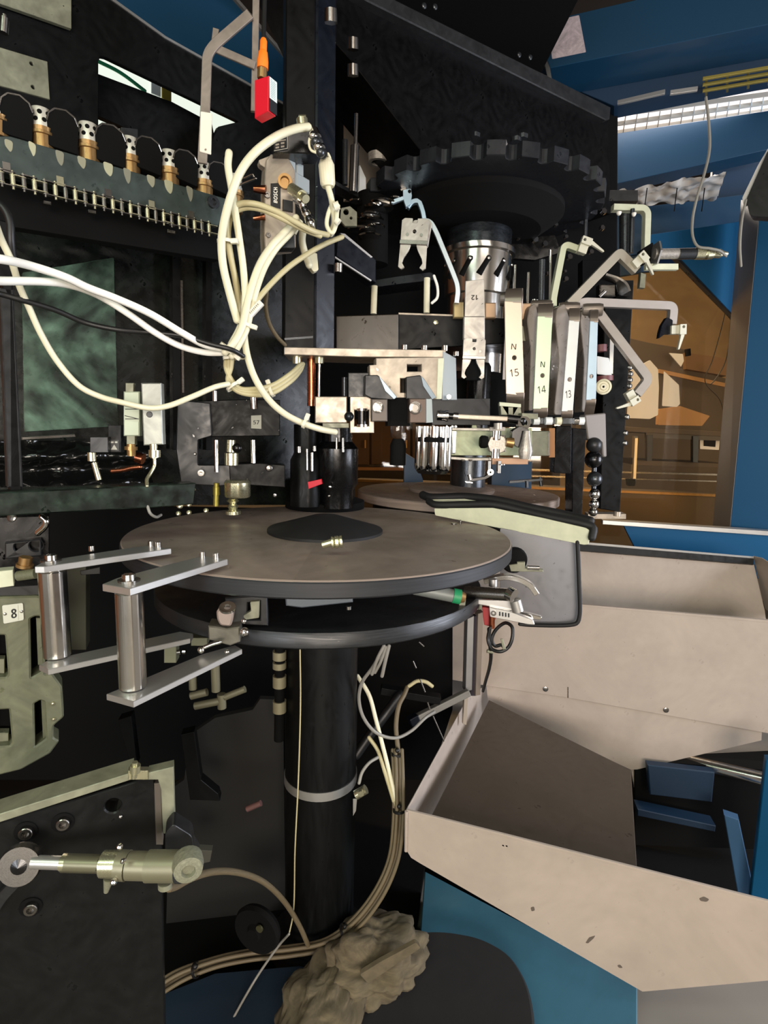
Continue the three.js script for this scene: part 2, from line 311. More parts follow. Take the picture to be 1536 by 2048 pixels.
  rail.part('top_edge', plate(shift(P6, 0.01), [1205, 1040, 1600, 1066, 1600, 1076, 1205, 1049], 0.05, { bevel: 0.002 }), M.alu);
  const low = thing('base_plinth', 'blue machine plinth low under the white tray and the pedestal', 'machine frame');
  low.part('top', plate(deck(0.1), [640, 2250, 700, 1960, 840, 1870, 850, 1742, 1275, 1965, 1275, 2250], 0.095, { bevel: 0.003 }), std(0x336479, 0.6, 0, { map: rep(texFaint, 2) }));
  const nv = thing('base_plinth', 'plinth with its shade painted dark navy at the bottom under the tan cable bundle', 'machine frame');
  nv.part('top', plate(deck(0.1), [200, 2250, 262, 2100, 330, 1985, 430, 1945, 600, 1930, 690, 1960, 630, 2250], 0.095, { bevel: 0.003 }), std(0x142635, 0.6));  // plinth blue darkened to navy, its shade put into the colour
  single('oil_pan', 'black sheet painting the shade on the floor under the machine and tray', 'pan', plate(deck(0.025), [-300, 1560, 700, 1540, 1560, 1500, 1600, 1720, 1276, 1960, 850, 1735, 830, 1862, 700, 1950, 430, 1938, 240, 2090, -300, 2090], 0.02, { bevel: 0.002 }), M.blackDeep);  // shade under the machine painted as a black sheet over the floor
  const rw = thing('rear_sheet', 'black lower rear wall of the machine behind the pedestal', 'machine body');
  rw.part('sheet', plate(wall(600, 1500, 1.9, 6), [-300, 1000, 640, 1020, 880, 1060, 880, 1440, 640, 1560, -300, 1560], 0.02), M.blackDeep);
  rw.part('sheet', plate(wall(900, 1500, 1.8, -6), [690, 1200, 905, 1200, 905, 1420, 860, 1560, 690, 1560], 0.02), M.blackDeep);
}
// louvred fluorescent fitting seen past the blue crossbars
{
  const t = thing('louvre_light', 'bright fluorescent fitting with a white louvre grid at upper right', 'ceiling light');
  const D = deck(2.86);
  t.part('housing', plate(shift(D, 0.07), [1160, 275, 1700, 195, 1700, 150, 1180, 225], 0.02), M.white);
  t.part('diffuser', plate(shift(D, 0.05), [1160, 272, 1700, 195, 1700, 155, 1180, 228], 0.01), glow(0xfff0ea, 1.6));
  for (let i = 0; i < 22; i++) { const x = 1200 + i * 23; t.part('louvre_blade', barBetween(onY(x, 268 - (x - 1220) * 0.145, 2.872), onY(x + 6, 231 - (x - 1220) * 0.135, 2.872), 0.018, 0.004, UP, 0.001), M.white); }
  t.part('louvre_rail', [[250, 0.142], [231, 0.135], [267, 0.145]].map(([y, s]) => barBetween(onY(1170, y + 50 * s, 2.868), onY(1690, y - 470 * s, 2.868), 0.02, 0.004, UP, 0.001)), M.white);
  const c = onY(1400, 225, 2.83); areaLight(0xfff0ea, 12, 1.0, 0.12, [c.x, c.y, c.z], [c.x, 0, c.z]);
  const k = thing('cable_tray', 'thin yellowish metal cable tray strip above the louvred light', 'cable tray');
  const D2 = deck(2.7);
  k.part('rail', [[1235, 206, 1330, 184], [1340, 186, 1395, 178]].map(([a, b, c2, d]) => barBetween(onY(a, b, 2.7), onY(c2, d, 2.7), 0.015, 0.012, UP)), M.alu);
  k.part('mesh_rail', [0, 1, 2].map((i) => barBetween(onY(1405, 158 + i * 12, 2.7), onY(1640, 118 + i * 12, 2.7), 0.01, 0.01, UP)), std(0x9c8f4a, 0.4, 0.6));
  k.part('rung', [0, 1, 2, 3, 4, 5].map((i) => barBetween(onY(1412 + i * 42, 158 - i * 6, 2.71), onY(1412 + i * 42, 190 - i * 7, 2.71), 0.008, 0.008, UP)), std(0x6d6844, 0.5, 0.5));
  // crinkled foil duct
  const P = tri([1225, 410, 2.7], [1440, 395, 2.55], [1235, 385, 2.6]);
  const A = hit(P, 1225, 412), B = hit(P, 1432, 402), C = hit(P, 1452, 344), E = hit(P, 1226, 386);
  const N = 46, Mv = 14, pos = [], uv = [], idx = [];
  for (let j = 0; j <= Mv; j++) for (let i = 0; i <= N; i++) {
    const s = i / N, r = j / Mv; const p = A.clone().lerp(B, s).lerp(E.clone().lerp(C, s), r);
    p.addScaledVector(P.n, perlin.noise(s * 9, r * 7, 1.3) * 0.02 + perlin.noise(s * 21, r * 17, 4.3) * 0.009); pos.push(p.x, p.y, p.z); uv.push(s, r);
  }
  for (let j = 0; j < Mv; j++) for (let i = 0; i < N; i++) { const a = j * (N + 1) + i, b = a + 1, c3 = a + N + 1, d = c3 + 1; idx.push(a, b, d, a, d, c3); }
  const g = new THREE.BufferGeometry(); g.setAttribute('position', new THREE.Float32BufferAttribute(pos, 3)); g.setAttribute('uv', new THREE.Float32BufferAttribute(uv, 2)); g.setIndex(idx); g.computeVertexNormals();
  const f = thing('foil_duct', 'crinkled silver foil sheet strapped under the blue crossbar', 'foil sheet');
  f.part('foil', g, M.foil);
  f.part('strap', [1290, 1350, 1405].map((x) => barBetween(hit(P, x, 408).addScaledVector(P.n, 0.03), hit(P, x + 6, 362).addScaledVector(P.n, 0.03), 0.006, 0.004, P.n)), M.blackDeep);
}
// pale housing and blurred grey cover at far upper right
{
  const t = thing('hood_cover', 'grey curved metal hood at the right edge above the post', 'hood');
  t.part('shell', plate(wall(1510, 380, 2.0, -40), [1536, 300, 1620, 260, 1620, 440, 1500, 432, 1492, 400], 0.05, { r: 0.01 }), M.greyDark);
  t.part('edge', plate(wall(1500, 360, 2.02, -40), [1516, 330, 1536, 296, 1540, 306, 1502, 400, 1488, 412, 1484, 396], 0.02, { r: 0.004 }), M.foil);
}

// ---------------------------------------------------------------- amber guard panel and the bench beyond it
{
  const G = wall(1330, 800, 2.88, -8);
  const t = thing('amber_guard', 'amber see-through guard panel at the back of the machine', 'guard panel');
  t.part('pane', plate(G, [650, 500, 1560, 480, 1560, 1150, 650, 1080], 0.006, { bevel: 0 }), M.amber);
  t.part('frame', [plate(G, [640, 490, 655, 490, 655, 1100, 640, 1100], 0.03), plate(G, [650, 1070, 1560, 1120, 1560, 1160, 650, 1110], 0.03)], M.blackNavy);
  // workbench beyond
  const y = 1.05;
  const wb = thing('workbench', 'workbench with a steel frame seen through the amber guard', 'workbench');
  const Pb = wall(1330, 870, 3.5, -8);
  wb.part('top', plate(Pb, [1150, 848, 1500, 866, 1500, 876, 1150, 858], 0.5, { bevel: 0.003 }), M.brownDark);
  wb.part('apron', plate(shift(Pb, -0.01), [1292, 858, 1500, 868, 1500, 884, 1292, 876], 0.03), std(0x4b4236, 0.6, 0.3));
  wb.part('leg', plate(Pb, [1294, 870, 1306, 870, 1304, 922, 1294, 922], 0.04), M.greyDark);
  wb.part('leg', plate(Pb, [1386, 872, 1398, 872, 1396, 926, 1386, 924], 0.04), M.greyDark);
  wb.part('leg', plate(shift(Pb, -0.4), [1268, 872, 1276, 872, 1272, 962, 1264, 962], 0.04), M.alu);
  wb.part('shelf', plate(shift(Pb, -0.05), [1270, 920, 1460, 928, 1460, 936, 1270, 930], 0.4), M.brownDark);
  const scr = thing('monitor_box', 'small dark screened box under the bench beyond the amber guard', 'box');
  scr.part('case', plate(shift(Pb, -0.12), [1400, 872, 1440, 874, 1438, 900, 1400, 898], 0.1, { r: 0.004 }), M.paper);
  scr.part('screen', plate(shift(Pb, -0.115), [1408, 878, 1432, 880, 1431, 894, 1408, 892], 0.005), M.blackDeep);
  for (const [l, pl, m, k, d] of [
    ['large white crumpled sheet leaning on the bench behind the guard', [1262, 740, 1300, 720, 1316, 738, 1318, 775, 1316, 830, 1300, 838, 1255, 836], M.paper, 0.02, -0.05],
    ['white cut card with a pointed corner on the bench behind the guard', [1328, 742, 1358, 770, 1360, 808, 1354, 814, 1324, 812], M.paper, 0.004, -0.03],
    ['small white torn paper triangle behind the guard', [1338, 706, 1366, 708, 1368, 722, 1362, 734], M.paper, 0.01, -0.755],
    ['brown cardboard piece lying below the white card behind the guard', [1318, 818, 1360, 812, 1420, 832, 1404, 852, 1316, 850], M.cardboard, 0.05, -0.08],
  ]) { single(l.includes('card') ? 'card_sheet' : 'paper_sheet', l, l.includes('cardboard') ? 'cardboard' : 'paper', plate(shift(Pb, d), pl, k, { r: 0.006 }), m); }
  const cu = thing('cupboard', 'brown panelled cupboard seen low through the amber guard left of the tube cluster', 'cupboard');
  const Pq = wall(800, 900, 3.8, 0);
  cu.part('carcass', plate(Pq, [660, 800, 1120, 800, 1120, 1240, 660, 1240], 0.3), std(0x33230f, 0.7));
  for (const [a, b] of [[664, 738], [742, 820], [824, 900], [904, 980], [984, 1060]]) { const dd = cu.part('door', plate(shift(Pq, 0.012), [a, 842, b, 843, b, 930, a, 929], 0.012, { bevel: 0.004 }), std(0x4e3319, 0.6)); mesh('handle', prod([b - 8, 880, 3.77], [b - 8, 896, 3.77], 0.008), M.brass, dd); }
  cu.part('ledge', plate(shift(Pq, 0.05), [660, 934, 1120, 938, 1120, 944, 660, 940], 0.04), std(0x96683a, 0.5));
  const dk = thing('dark_cabinet', 'dark brown machine cover with a sloping top beyond the guard', 'machine cover');
  const Pd = wall(1340, 720, 4.3, -6);
  dk.part('cover', plate(Pd, [1240, 672, 1300, 686, 1348, 694, 1374, 700, 1376, 735, 1462, 760, 1462, 1206, 1230, 1196], 0.3), M.brownDark);
  dk.part('rail', plate(shift(Pd, 0.02), [1318, 738, 1460, 768, 1460, 776, 1318, 746], 0.03), M.cardboard);
  dk.part('side_box', plate(shift(Pd, 0.05), [1370, 705, 1462, 718, 1455, 752, 1372, 738], 0.1), std(0x7a5b3a, 0.8));
  dk.part('knob', prod([1376, 712, 4.2], [1375, 698, 4.2], 0.02), M.blackDeep);
  const cv = thing('conveyor_rail', 'long steel conveyor rail with a bright top edge beyond the guard', 'conveyor');
  const Pc = wall(1330, 990, 3.1, -10);
  cv.part('rail', plate(Pc, [700, 958, 1460, 990, 1460, 995, 700, 963], 0.03), M.brass);
  cv.part('bed', plate(shift(Pc, -0.01), [700, 963, 1460, 995, 1460, 1120, 700, 1060], 0.3), M.brownDark);
  cv.part('upper_rail', [plate(shift(Pc, -0.4), [700, 928, 1460, 948, 1460, 952, 700, 932], 0.02), plate(shift(Pc, -0.45), [700, 940, 1460, 962, 1460, 965, 700, 944], 0.02)], M.steelDark);
  const pst = thing('bench_post', 'slim bright metal post standing on the conveyor behind the guard', 'post');
  pst.part('post', plate(shift(Pc, 0.03), [1270, 876, 1276, 876, 1272, 960, 1266, 960], 0.03), M.alu);
  pst.part('foot', plate(shift(Pc, 0.04), [1254, 958, 1272, 958, 1270, 972, 1256, 972], 0.04, { r: 0.003 }), M.blackDeep);
  single('hanging_wire', 'two thin dark wires hanging behind the right of the amber guard', 'cable', [ptube([1474, 520, 2.97, 1470, 580, 2.97, 1462, 640, 2.97, 1452, 720, 2.97, 1430, 760, 2.97, 1422, 768, 2.97], 0.003), ptube([1466, 520, 2.97, 1458, 580, 2.97, 1448, 635, 2.97, 1425, 720, 2.97, 1410, 762, 2.97, 1440, 800, 2.97, 1450, 840, 2.97], 0.0025)], M.cableBlack);
}

// ---------------------------------------------------------------- big black machine head (top) and rear dark bodies
{
  const P = wall(1220, 300, 2.3, 33);
  const t = thing('head_housing', 'huge black steel head box over the toothed turret', 'machine body');
  t.part('front_face', plate(P, [560, -120, 730, -10, 1216, 238, 1222, 428, 850, 312, 700, 118, 630, 40], 0.2, { bevel: 0.002 }), dull(0x060607, 0.55, 0.3));
  t.part('top_flange', plate(shift(P, 0.03), [640, -80, 745, -24, 1222, 214, 1220, 238, 1212, 240, 735, 2, 630, -60], 0.2, { bevel: 0.003 }), M.greyDark);
  for (const [x, y] of [[848, 12], [870, 14], [1038, 110], [1060, 115]]) t.part('bolt', domeScrew(hit(shift(P, 0.03), x, y), P.n, 0.008, 0.006), M.gunmetal);
  const bk = thing('rear_housing', 'black rear housing behind the turret shaft and tube tree', 'machine body');
  bk.part('shell', plate(wall(900, 500, 2.55, 0), [540, 180, 1236, 180, 1232, 838, 694, 838, 694, 1000, 540, 1000], 0.03), M.blackDeep);
  const ru = thing('roof_cover', 'dark overhead machine cover closing the top of the photo', 'machine body');
  ru.part('sheet', plate(deck(2.75), [560, -300, 1300, -300, 1080, 140, 560, 120], 0.02), M.blackDeep);
}

// ---------------------------------------------------------------- turntables, shaft and turret
const DC = v3(-0.141, 0, -1.29);
{
  const t = thing('turntable', 'large dark rubber-topped turntable disc in the middle of the machine', 'turntable');
  t.part('disc', turned(v3(DC.x, 1.128, DC.z), UP, [0, 0, 0.42, 0, 0.4305, 0.004, 0.4305, 0.03, 0.4285, 0.032, 0, 0.032], 96), M.disc);
  t.part('rim', turned(v3(DC.x, 1.129, DC.z), UP, [0.43, 0, 0.4325, 0.003, 0.4325, 0.026, 0.43, 0.029], 96), M.discEdge);
  t.part('hub_cone', turned(v3(DC.x + 0.005, 1.16, DC.z), UP, [0, 0.04, 0.03, 0.038, 0.06, 0.029, 0.132, 0.008, 0.134, 0.006, 0.134, 0, 0, 0], 64), M.rubber);
  const nut = t.part('grease_nipple', merge([rod(at(645, 1090, 1.03), at(666, 1084, 1.03), 0.007), turned(at(663, 1085, 1.03), v3(1, 0.12, -0.1), [0, 0, 0.0115, 0, 0.012, 0.003, 0.0095, 0.005, 0.012, 0.007, 0.012, 0.012, 0.0095, 0.014, 0.0115, 0.016, 0.0115, 0.02, 0, 0.02])]), M.zinc, 'shiny nipple and nut lying on the disc');
  const l = thing('lower_ring', 'black ring plate under the large turntable', 'machine ring');
  l.part('ring', turned(v3(DC.x, 1.02, DC.z), UP, [0.07, 0, 0.368, 0, 0.371, 0.003, 0.371, 0.027, 0.369, 0.03, 0.07, 0.03], 80), std(0x1c1e20, 0.5, 0.15, { roughnessMap: r5 }));
  const P = wall(620, 1200, 0.96, 12);
  const b = thing('spacer_block', 'grey steel spacer block between the turntable and the black ring', 'block');
  b.part('block', plate(P, [570, 1176, 706, 1176, 706, 1205, 604, 1216, 572, 1212], 0.12, { bevel: 0.002 }), std(0x565d63, 0.5, 0.25));
  b.part('bolt', hexNut(at(697, 1212, 0.98), v3(0, -1, 0), 0.006, 0.006), M.steel);
  const c = thing('pedestal', 'thick black cylindrical pedestal carrying the turntables', 'pedestal');
  c.part('tube', turned(v3(DC.x, 0.1, DC.z), UP, [0.0, -0.1, 0.088, -0.1, 0.088, 0.62, 0.086, 0.63, 0.086, 0.92, 0, 0.92], 48), M.black);
  c.part('foot', turned(v3(DC.x, 0.06, DC.z), UP, [0, -0.06, 0.13, -0.06, 0.13, 0, 0.13, 0.02, 0.1, 0.035, 0.088, 0.04, 0, 0.04], 48), M.black);
  const k = thing('hose_clamp', 'grey worm-drive hose clamp around the black pedestal', 'clamp');
  const yk = onY(650, 1600, 0).y; const zc = DC.z, kc = at(650, 1596, 1.2).y;
  k.part('band', turned(v3(DC.x, kc - 0.011, zc), UP, [0.0885, 0, 0.0905, 0, 0.0905, 0.022, 0.0885, 0.022, 0.0885, 0], 48), M.alu);
  k.part('screw_housing', merge([rod(at(712, 1590, 1.22), at(732, 1578, 1.22), 0.011), hexNut(at(722, 1584, 1.205), v3(0, 0, 1), 0.008, 0.008)]), M.zinc);
  k.part('tail', plate(wall(710, 1610, 1.21), [706, 1598, 714, 1598, 712, 1622, 706, 1632], 0.001), M.alu);
  single('pull_cord', 'thin pale cord hanging straight down in front of the black pedestal', 'cord', ptube([600, 1296, 1.14, 601, 1400, 1.14, 597, 1550, 1.14, 590, 1700, 1.14, 586, 1830, 1.13, 578, 1868, 1.1], 0.0016), M.cableBeige);
}
{
  const c = v3(0.259, 0, -2.0);
  const t = thing('turntable', 'smaller dark turntable disc behind, under the gripper turret', 'turntable');
  t.part('disc', turned(v3(c.x, 1.155, c.z), UP, [0, 0, 0.345, 0, 0.354, 0.004, 0.354, 0.028, 0.35, 0.031, 0, 0.031], 80), M.disc);
  t.part('hub_plate', turned(v3(c.x - 0.02, 1.186, c.z), UP, [0, 0, 0.15, 0, 0.155, 0.012, 0.13, 0.02, 0, 0.026], 56), M.disc);
  t.part('skirt', turned(v3(c.x, 1.05, c.z), UP, [0.2, 0, 0.3, 0.06, 0.3, 0.105, 0, 0.105], 48), M.blackDeep);
}
{
  // toothed turret plate
  const c = v3(0.296, 0, -2.0), n = 26, R = 0.388, s = new THREE.Shape(); let first = true;
  for (let i = 0; i < n; i++) {
    const a0 = i / n * 2 * Math.PI, w = 2 * Math.PI / n;
    const pts = []; for (const f of [0, 0.13, 0.26, 0.38, 0.5]) pts.push([a0 + f * w, R]);
    for (let q = 0; q <= 6; q++) { const f = 0.5 + 0.5 * q / 6; pts.push([a0 + f * w, R - 0.026 * Math.sqrt(Math.max(0, 1 - ((f - 0.75) / 0.25) ** 2))]); }
    for (const [a, r] of pts) { const x = Math.cos(a) * r, y = Math.sin(a) * r; if (first) { s.moveTo(x, y); first = false; } else s.lineTo(x, y); }
  }
  s.closePath();
  const g = new THREE.ExtrudeGeometry(s, { depth: 0.036, bevelEnabled: true, bevelThickness: 0.002, bevelSize: 0.002, bevelSegments: 1 }); g.rotateX(-Math.PI / 2); g.translate(c.x, 2.13, c.z);
  const t = thing('starwheel', 'big black scalloped starwheel plate at the top of the turret', 'starwheel');
  t.part('plate', g, std(0x24262a, 0.42, 0.3, { roughnessMap: r5 }));
  t.part('hub', turned(v3(c.x, 2.06, c.z), UP, [0, 0, 0.2, 0, 0.27, 0.05, 0.27, 0.07, 0, 0.07], 48), M.blackDeep);
  const sh = thing('turret_shaft', 'polished steel turret shaft with a slotted collar', 'shaft');
  sh.part('upper_sleeve', turned(v3(c.x, 1.98, c.z), UP, [0.108, -0.02, 0.108, 0.12, 0, 0.12], 40), M.blued);
  const yc = 2.0 - 0.0;
  sh.part('collar', turned(v3(c.x, 1.85, c.z), UP, [0.095, 0, 0.108, 0.004, 0.112, 0.07, 0.112, 0.13, 0.122, 0.134, 0.122, 0.15, 0.1, 0.152], 56), M.steel);
  for (let i = 0; i < 12; i++) { const a = i / 12 * Math.PI * 2 + 0.15, d = v3(Math.sin(a), 0, Math.cos(a)), p = v3(c.x, 1.95, c.z).addScaledVector(d, 0.103); const q = v3(c.x, 1.9, c.z).addScaledVector(d, 0.104).add(v3(Math.cos(a) * -0.028, 0, -Math.sin(a) * -0.028)); const sl = sh.part('collar_slot', [rod(p, q, 0.012, 0.011, 12), new THREE.SphereGeometry(0.013, 10, 8).translate(p.x, p.y, p.z)], M.blackDeep); mesh('screw', domeScrew(p.clone().addScaledVector(d, 0.01), d, 0.006, 0.005), M.steel, sl); }
  sh.part('lower_sleeve', turned(v3(c.x, 1.6, c.z), UP, [0, 0, 0.098, 0, 0.098, 0.25, 0.09, 0.25], 48), M.steel);
  sh.part('lower_shaft', turned(v3(c.x, 1.19, c.z), UP, [0, 0, 0.062, 0, 0.062, 0.42, 0, 0.42], 32), M.gunmetal);
  for (const [x, y] of [[950, 268], [1032, 276], [1045, 270]]) t.part('bolt', hexNut(at(x, y, 1.95), v3(0, -1, 0), 0.018, 0.012), M.gunmetal);
}

// ---------------------------------------------------------------- left side: upper frame, guide rail, burners, chain
const L = wall(0, 300, 1.05, 43);
const dL = (px, py = 340) => -hit(L, px, py).z;      // depth of the guide rail's face below a pixel
{
  const Pu = wall(200, 200, 1.55, 46);
  const t = thing('machine_frame', 'black upper frame plate with a long slot that shows white light', 'machine frame');
  t.part('plate', plate(Pu, [-160, -260, 205, -20, 332, 72, 640, 245, 640, 420, 470, 420, -160, 330], 0.016, { bevel: 0.0015, r: 0.004, holes: [[197, 122, 202, 112, 212, 114, 478, 243, 437, 253, 400, 330, 197, 268]] }), M.black);
  t.part('inner_bar', plate(shift(Pu, -0.12), [150, 130, 345, 204, 424, 246, 440, 330, 300, 300, 256, 258, 197, 232, 150, 220], 0.02), M.black);
  t.part('edge_lip', plate(shift(Pu, 0.004), [205, -20, 332, 72, 640, 245, 640, 249, 330, 76, 203, -15], 0.02, { bevel: 0.0006 }), M.alu);
  const lf = thing('slot_light', 'white fluorescent light glowing behind the slot of the black upper frame', 'ceiling light');
  const Pl = wall(300, 180, 2.35, 46);
  lf.part('diffuser', plate(Pl, [130, 60, 540, 230, 540, 300, 130, 290], 0.02), glow(0xf6fff0, 1.1));
  lf.part('housing', plate(shift(Pl, -0.025), [110, 40, 560, 220, 560, 310, 110, 300], 0.04), M.white);
  lf.part('green_tube', ptube([195, 122, 2.1, 240, 145, 2.15, 290, 182, 2.2], 0.006), M.green, 'thin green tube');
  lf.part('bracket', plate(shift(Pl, 0.02), [325, 160, 343, 168, 343, 205, 325, 196], 0.01), std(0x9a8628, 0.5), 'yellow bracket');
  lf.part('cover_strip', plate(shift(Pl, 0.01), [303, 155, 322, 162, 322, 194, 303, 186], 0.006), M.label);
  const c = at(300, 180, 2.3); areaLight(0xf6fff0, 5, 0.6, 0.1, [c.x, c.y, c.z], [c.x + 0.8, c.y - 0.6, c.z + 1]);
  const Pb = wall(400, 80, 2.0, 42);
  const bb = thing('frame_crossbar', 'blue crossbar crossing the top left above the black slotted frame', 'machine frame');
  bb.part('face', plate(Pb, [150, -120, 430, -60, 466, 0, 640, 198, 640, 320, 330, 110, 150, 30], 0.1, { bevel: 0.002 }), M.blueDark);
  bb.part('edge', plate(shift(Pb, 0.003), [455, -20, 462, -20, 640, 186, 640, 194], 0.02), M.alu);
  const Pc = shift(Pu, 0.006);
  const c1 = thing('cover_plate', 'large pale grey green cover plate in the top left corner', 'cover plate');
  c1.part('plate', plate(shift(Pu, 0.02), [-120, -120, 143, -60, 143, 57, -120, -35], 0.012, { bevel: 0.001 }), M.castGrey);
  const c2 = thing('cover_plate', 'pale grey green plate with two holes below the corner cover plate', 'cover plate');
  c2.part('plate', plate(Pc, [-120, 58, 95, 123, 100, 199, -120, 138], 0.008, { bevel: 0.001, round: [[63, 127, 0.0042], [66, 174, 0.0042]] }), M.castGrey);
  single('latch_pin', 'small shiny latch pin on the black frame between two pale plates', 'latch', [prod([9, 36, 1.2], [7, 66, 1.2], 0.008), prod([9, 30, 1.2], [9, 40, 1.2], 0.005)], M.steelDark);
}
{
  const t = thing('guide_rail', 'dark green grey guide rail with pale patches along its upper edge', 'guide rail');
  t.part('rail', plate(L, [-60, 262, 0, 272, 20, 272, 452, 397, 446, 432, 437, 452, 425, 449, 0, 343, -60, 330], 0.03, { bevel: 0.0015, r: 0.003 }), std(0x434e4b, 0.42, 0.25, { map: g4, roughnessMap: r5 }));
  const worn = [[8, 284, 26, 290], [56, 288, 72, 296], [110, 306, 128, 312], [154, 318, 172, 324], [206, 330, 226, 336], [246, 342, 262, 348], [293, 356, 310, 361], [328, 366, 346, 371], [372, 378, 386, 384]];  // pale thin patches along the upper edge of the rail
  worn.forEach(([a, y, b, y2], i) => t.part('pale_patch', plate(shift(L, 0.0006), [a, y - 8, b, y2 - 7, b - 1, y2 + 9 + (i % 3) * 2, b - 5, y2 + 15 + (i % 3) * 3, a + 6, y + 12 + (i % 3) * 3, a + 2, y + 6], 0.0012, { bevel: 0, r: 0.005 }), std([0x8f8e78, 0xa9a88c, 0x7d7d6c][i % 3], 0.45, 0.2)));
  t.part('boss', turned(hit(L, 425, 405), L.n, [0, 0, 0.013, 0, 0.013, 0.006, 0.007, 0.006, 0.006, 0.001, 0, 0.001]), M.gunmetal);
  t.part('lower_channel', plate(shift(L, -0.055), [-60, 300, 460, 420, 440, 520, -60, 440], 0.03), M.blackDeep);
}
// brass burners standing in a row behind the rail
{
  const spots = [[-4, 205, 250], [87, 222, 288], [180, 251, 314], [262, 279, 340], [341, 305, 362], [409, 330, 385], [469, 352, 400]];
  const says = ['cut off by the left photo edge', 'first whole one from the left', 'second whole one from the left', 'third whole one, below the slot light', 'fourth whole one from the left', 'fifth one, under the white tagged arm', 'last one, behind the white tubes'];
  spots.forEach(([x, y0, y1], i) => {
    const P = shift(L, -0.05), top = hit(P, x, y0), bot = hit(P, x, y1 + 26), k = top.distanceTo(bot) / 0.092, r = 0.0205;
    const t = thing('burner', `brass burner with perforated cap, ${says[i]}`, 'burner', 'burners on the guide rail');
    const h = top.y - bot.y, c = v3(bot.x, bot.y, bot.z);
    const yb = h * 0.58;
    t.part('body', turned(c, UP, [0, 0, r * 0.9, 0, r * 0.92, yb * 0.72, r * 1.06, yb * 0.74, r * 1.06, yb * 0.84, r * 0.98, yb * 0.86, r * 1.02, yb, 0, yb], 28), M.brass);
    const cap = t.part('cap', turned(c, UP, [r * 0.9, yb, r * 0.86, h - 0.004, r * 0.8, h, r * 0.6, h, r * 0.6, h - 0.01, 0, h - 0.01], 28), std(0xcfccc0, 0.42, 0.45));
    for (let row = 0; row < 2; row++) for (let q = 0; q < 8; q++) {
      const a = (q + row * 0.5) / 8 * Math.PI * 2, d = v3(Math.sin(a), 0, Math.cos(a)); const p = c.clone().addScaledVector(d, r * 0.8); p.y += yb + (h - yb) * (0.34 + row * 0.36);
      mesh('hole', rod(p, p.clone().addScaledVector(d, r * 0.1), 0.0041, 0.0041, 10), M.blackDeep, cap);
    }
  });
  // octagonal holders between the burners
  [[33, 196, 33], [126, 226, 31], [222, 256, 30], [298, 280, 26], [372, 306, 24], [440, 330, 22]].forEach(([x, y, r], i) => {
    const P = shift(L, -0.03), t = thing('holder_ring', `black octagonal holder with a bright wire rim, ${['between the first two burners', 'between the second and third burner', 'left of the burner under the slot light', 'right of the burner under the slot light', 'left of the burner under the tagged arm', 'right of the burner under the tagged arm'][i]}`, 'holder');
    const o = [[-1.05, 0.72], [-0.92, 0.2], [-0.55, -0.16], [0.2, -0.24], [0.78, 0.08], [1.02, 0.6]], s = r / 33;
    const f = o.flatMap(([a, b]) => [x + a * r, y + b * r + a * r * 0.3]);
    t.part('cup', plate(shift(P, -0.002), [...f, x + r * 0.95, y + 76 * s + 12, x - r * 0.95, y + 76 * s - 8], 0.03, { r: 0.002 }), M.blackDeep);
    t.part('rim', bent(P, f, 0.0032, 0.034, 0.0012), M.steel);
  });
  single('clamp_block', 'small grey block behind the burners under the slot light', 'block', plate(shift(L, -0.12), [243, 254, 276, 258, 276, 288, 243, 280], 0.03), M.greyDark);
  // wire forks at the end of the burner row
  single('wire_fork', 'two bent wire prongs at the right end of the burner row', 'wire', [ptube([462, 362, 1.33, 490, 355, 1.32, 506, 349, 1.31, 508, 353, 1.31], 0.0022), ptube([474, 372, 1.33, 498, 362, 1.32, 512, 357, 1.31], 0.0022)], M.steel);
}
// roller chain
{
  const t = thing('roller_chain', 'greasy steel roller chain running below the dark guide rail', 'chain');
  const P = shift(L, 0.013), A = hit(P, -20, 350), B = hit(P, 432, 462), n = 25, dir = B.clone().sub(A), len = dir.length(), p = len / n; dir.normalize();
  const plateG = () => { const s = new THREE.Shape(); const a = p * 0.5, r = 0.0048; s.absarc(-a, 0, r, Math.PI / 2, Math.PI * 1.5); s.absarc(a, 0, r, -Math.PI / 2, Math.PI / 2); s.closePath(); return new THREE.ExtrudeGeometry(s, { depth: 0.0016, bevelEnabled: false, curveSegments: 6 }).rotateX(-Math.PI / 2); };
  const pin = (x) => [new THREE.CylinderGeometry(0.0042, 0.0042, 0.017, 12).translate(x, 0.001, 0), new THREE.CylinderGeometry(0.0022, 0.0022, 0.031, 10).translate(x, 0.001, 0)];
  const inner = merge([plateG().translate(0, 0.0082, 0), plateG().translate(0, -0.0078, 0), ...pin(-p / 2)]), outer = merge([plateG().translate(0, 0.0122, 0), plateG().translate(0, -0.0103, 0), ...pin(-p / 2)]);
  const attach = merge([outer.clone(), new THREE.BoxGeometry(p * 0.7, 0.016, 0.0016).translate(0, 0.018, 0.004)]);
  const q = new THREE.Quaternion().setFromUnitVectors(v3(1, 0, 0), dir);
  for (let i = 0; i < n; i++) {
    const l = mesh('chain_link', i % 5 === 1 ? attach : i % 2 ? outer : inner, i % 2 ? M.steelDark : M.zinc, t); l.quaternion.copy(q); l.position.copy(A).addScaledVector(dir, (i + 0.5) * p);
  }
  for (const [x, y] of [[95, 406], [185, 424], [343, 464]]) single('rail_clip', `small steel clip hanging under the chain, ${x < 100 ? 'leftmost one' : x < 200 ? 'middle one' : 'rightmost one'}`, 'clip', plate(shift(L, -0.01), [x - 8, y - 6, x + 8, y - 3, x + 8, y + 4, x - 8, y + 1], 0.012), M.steelDark);
}
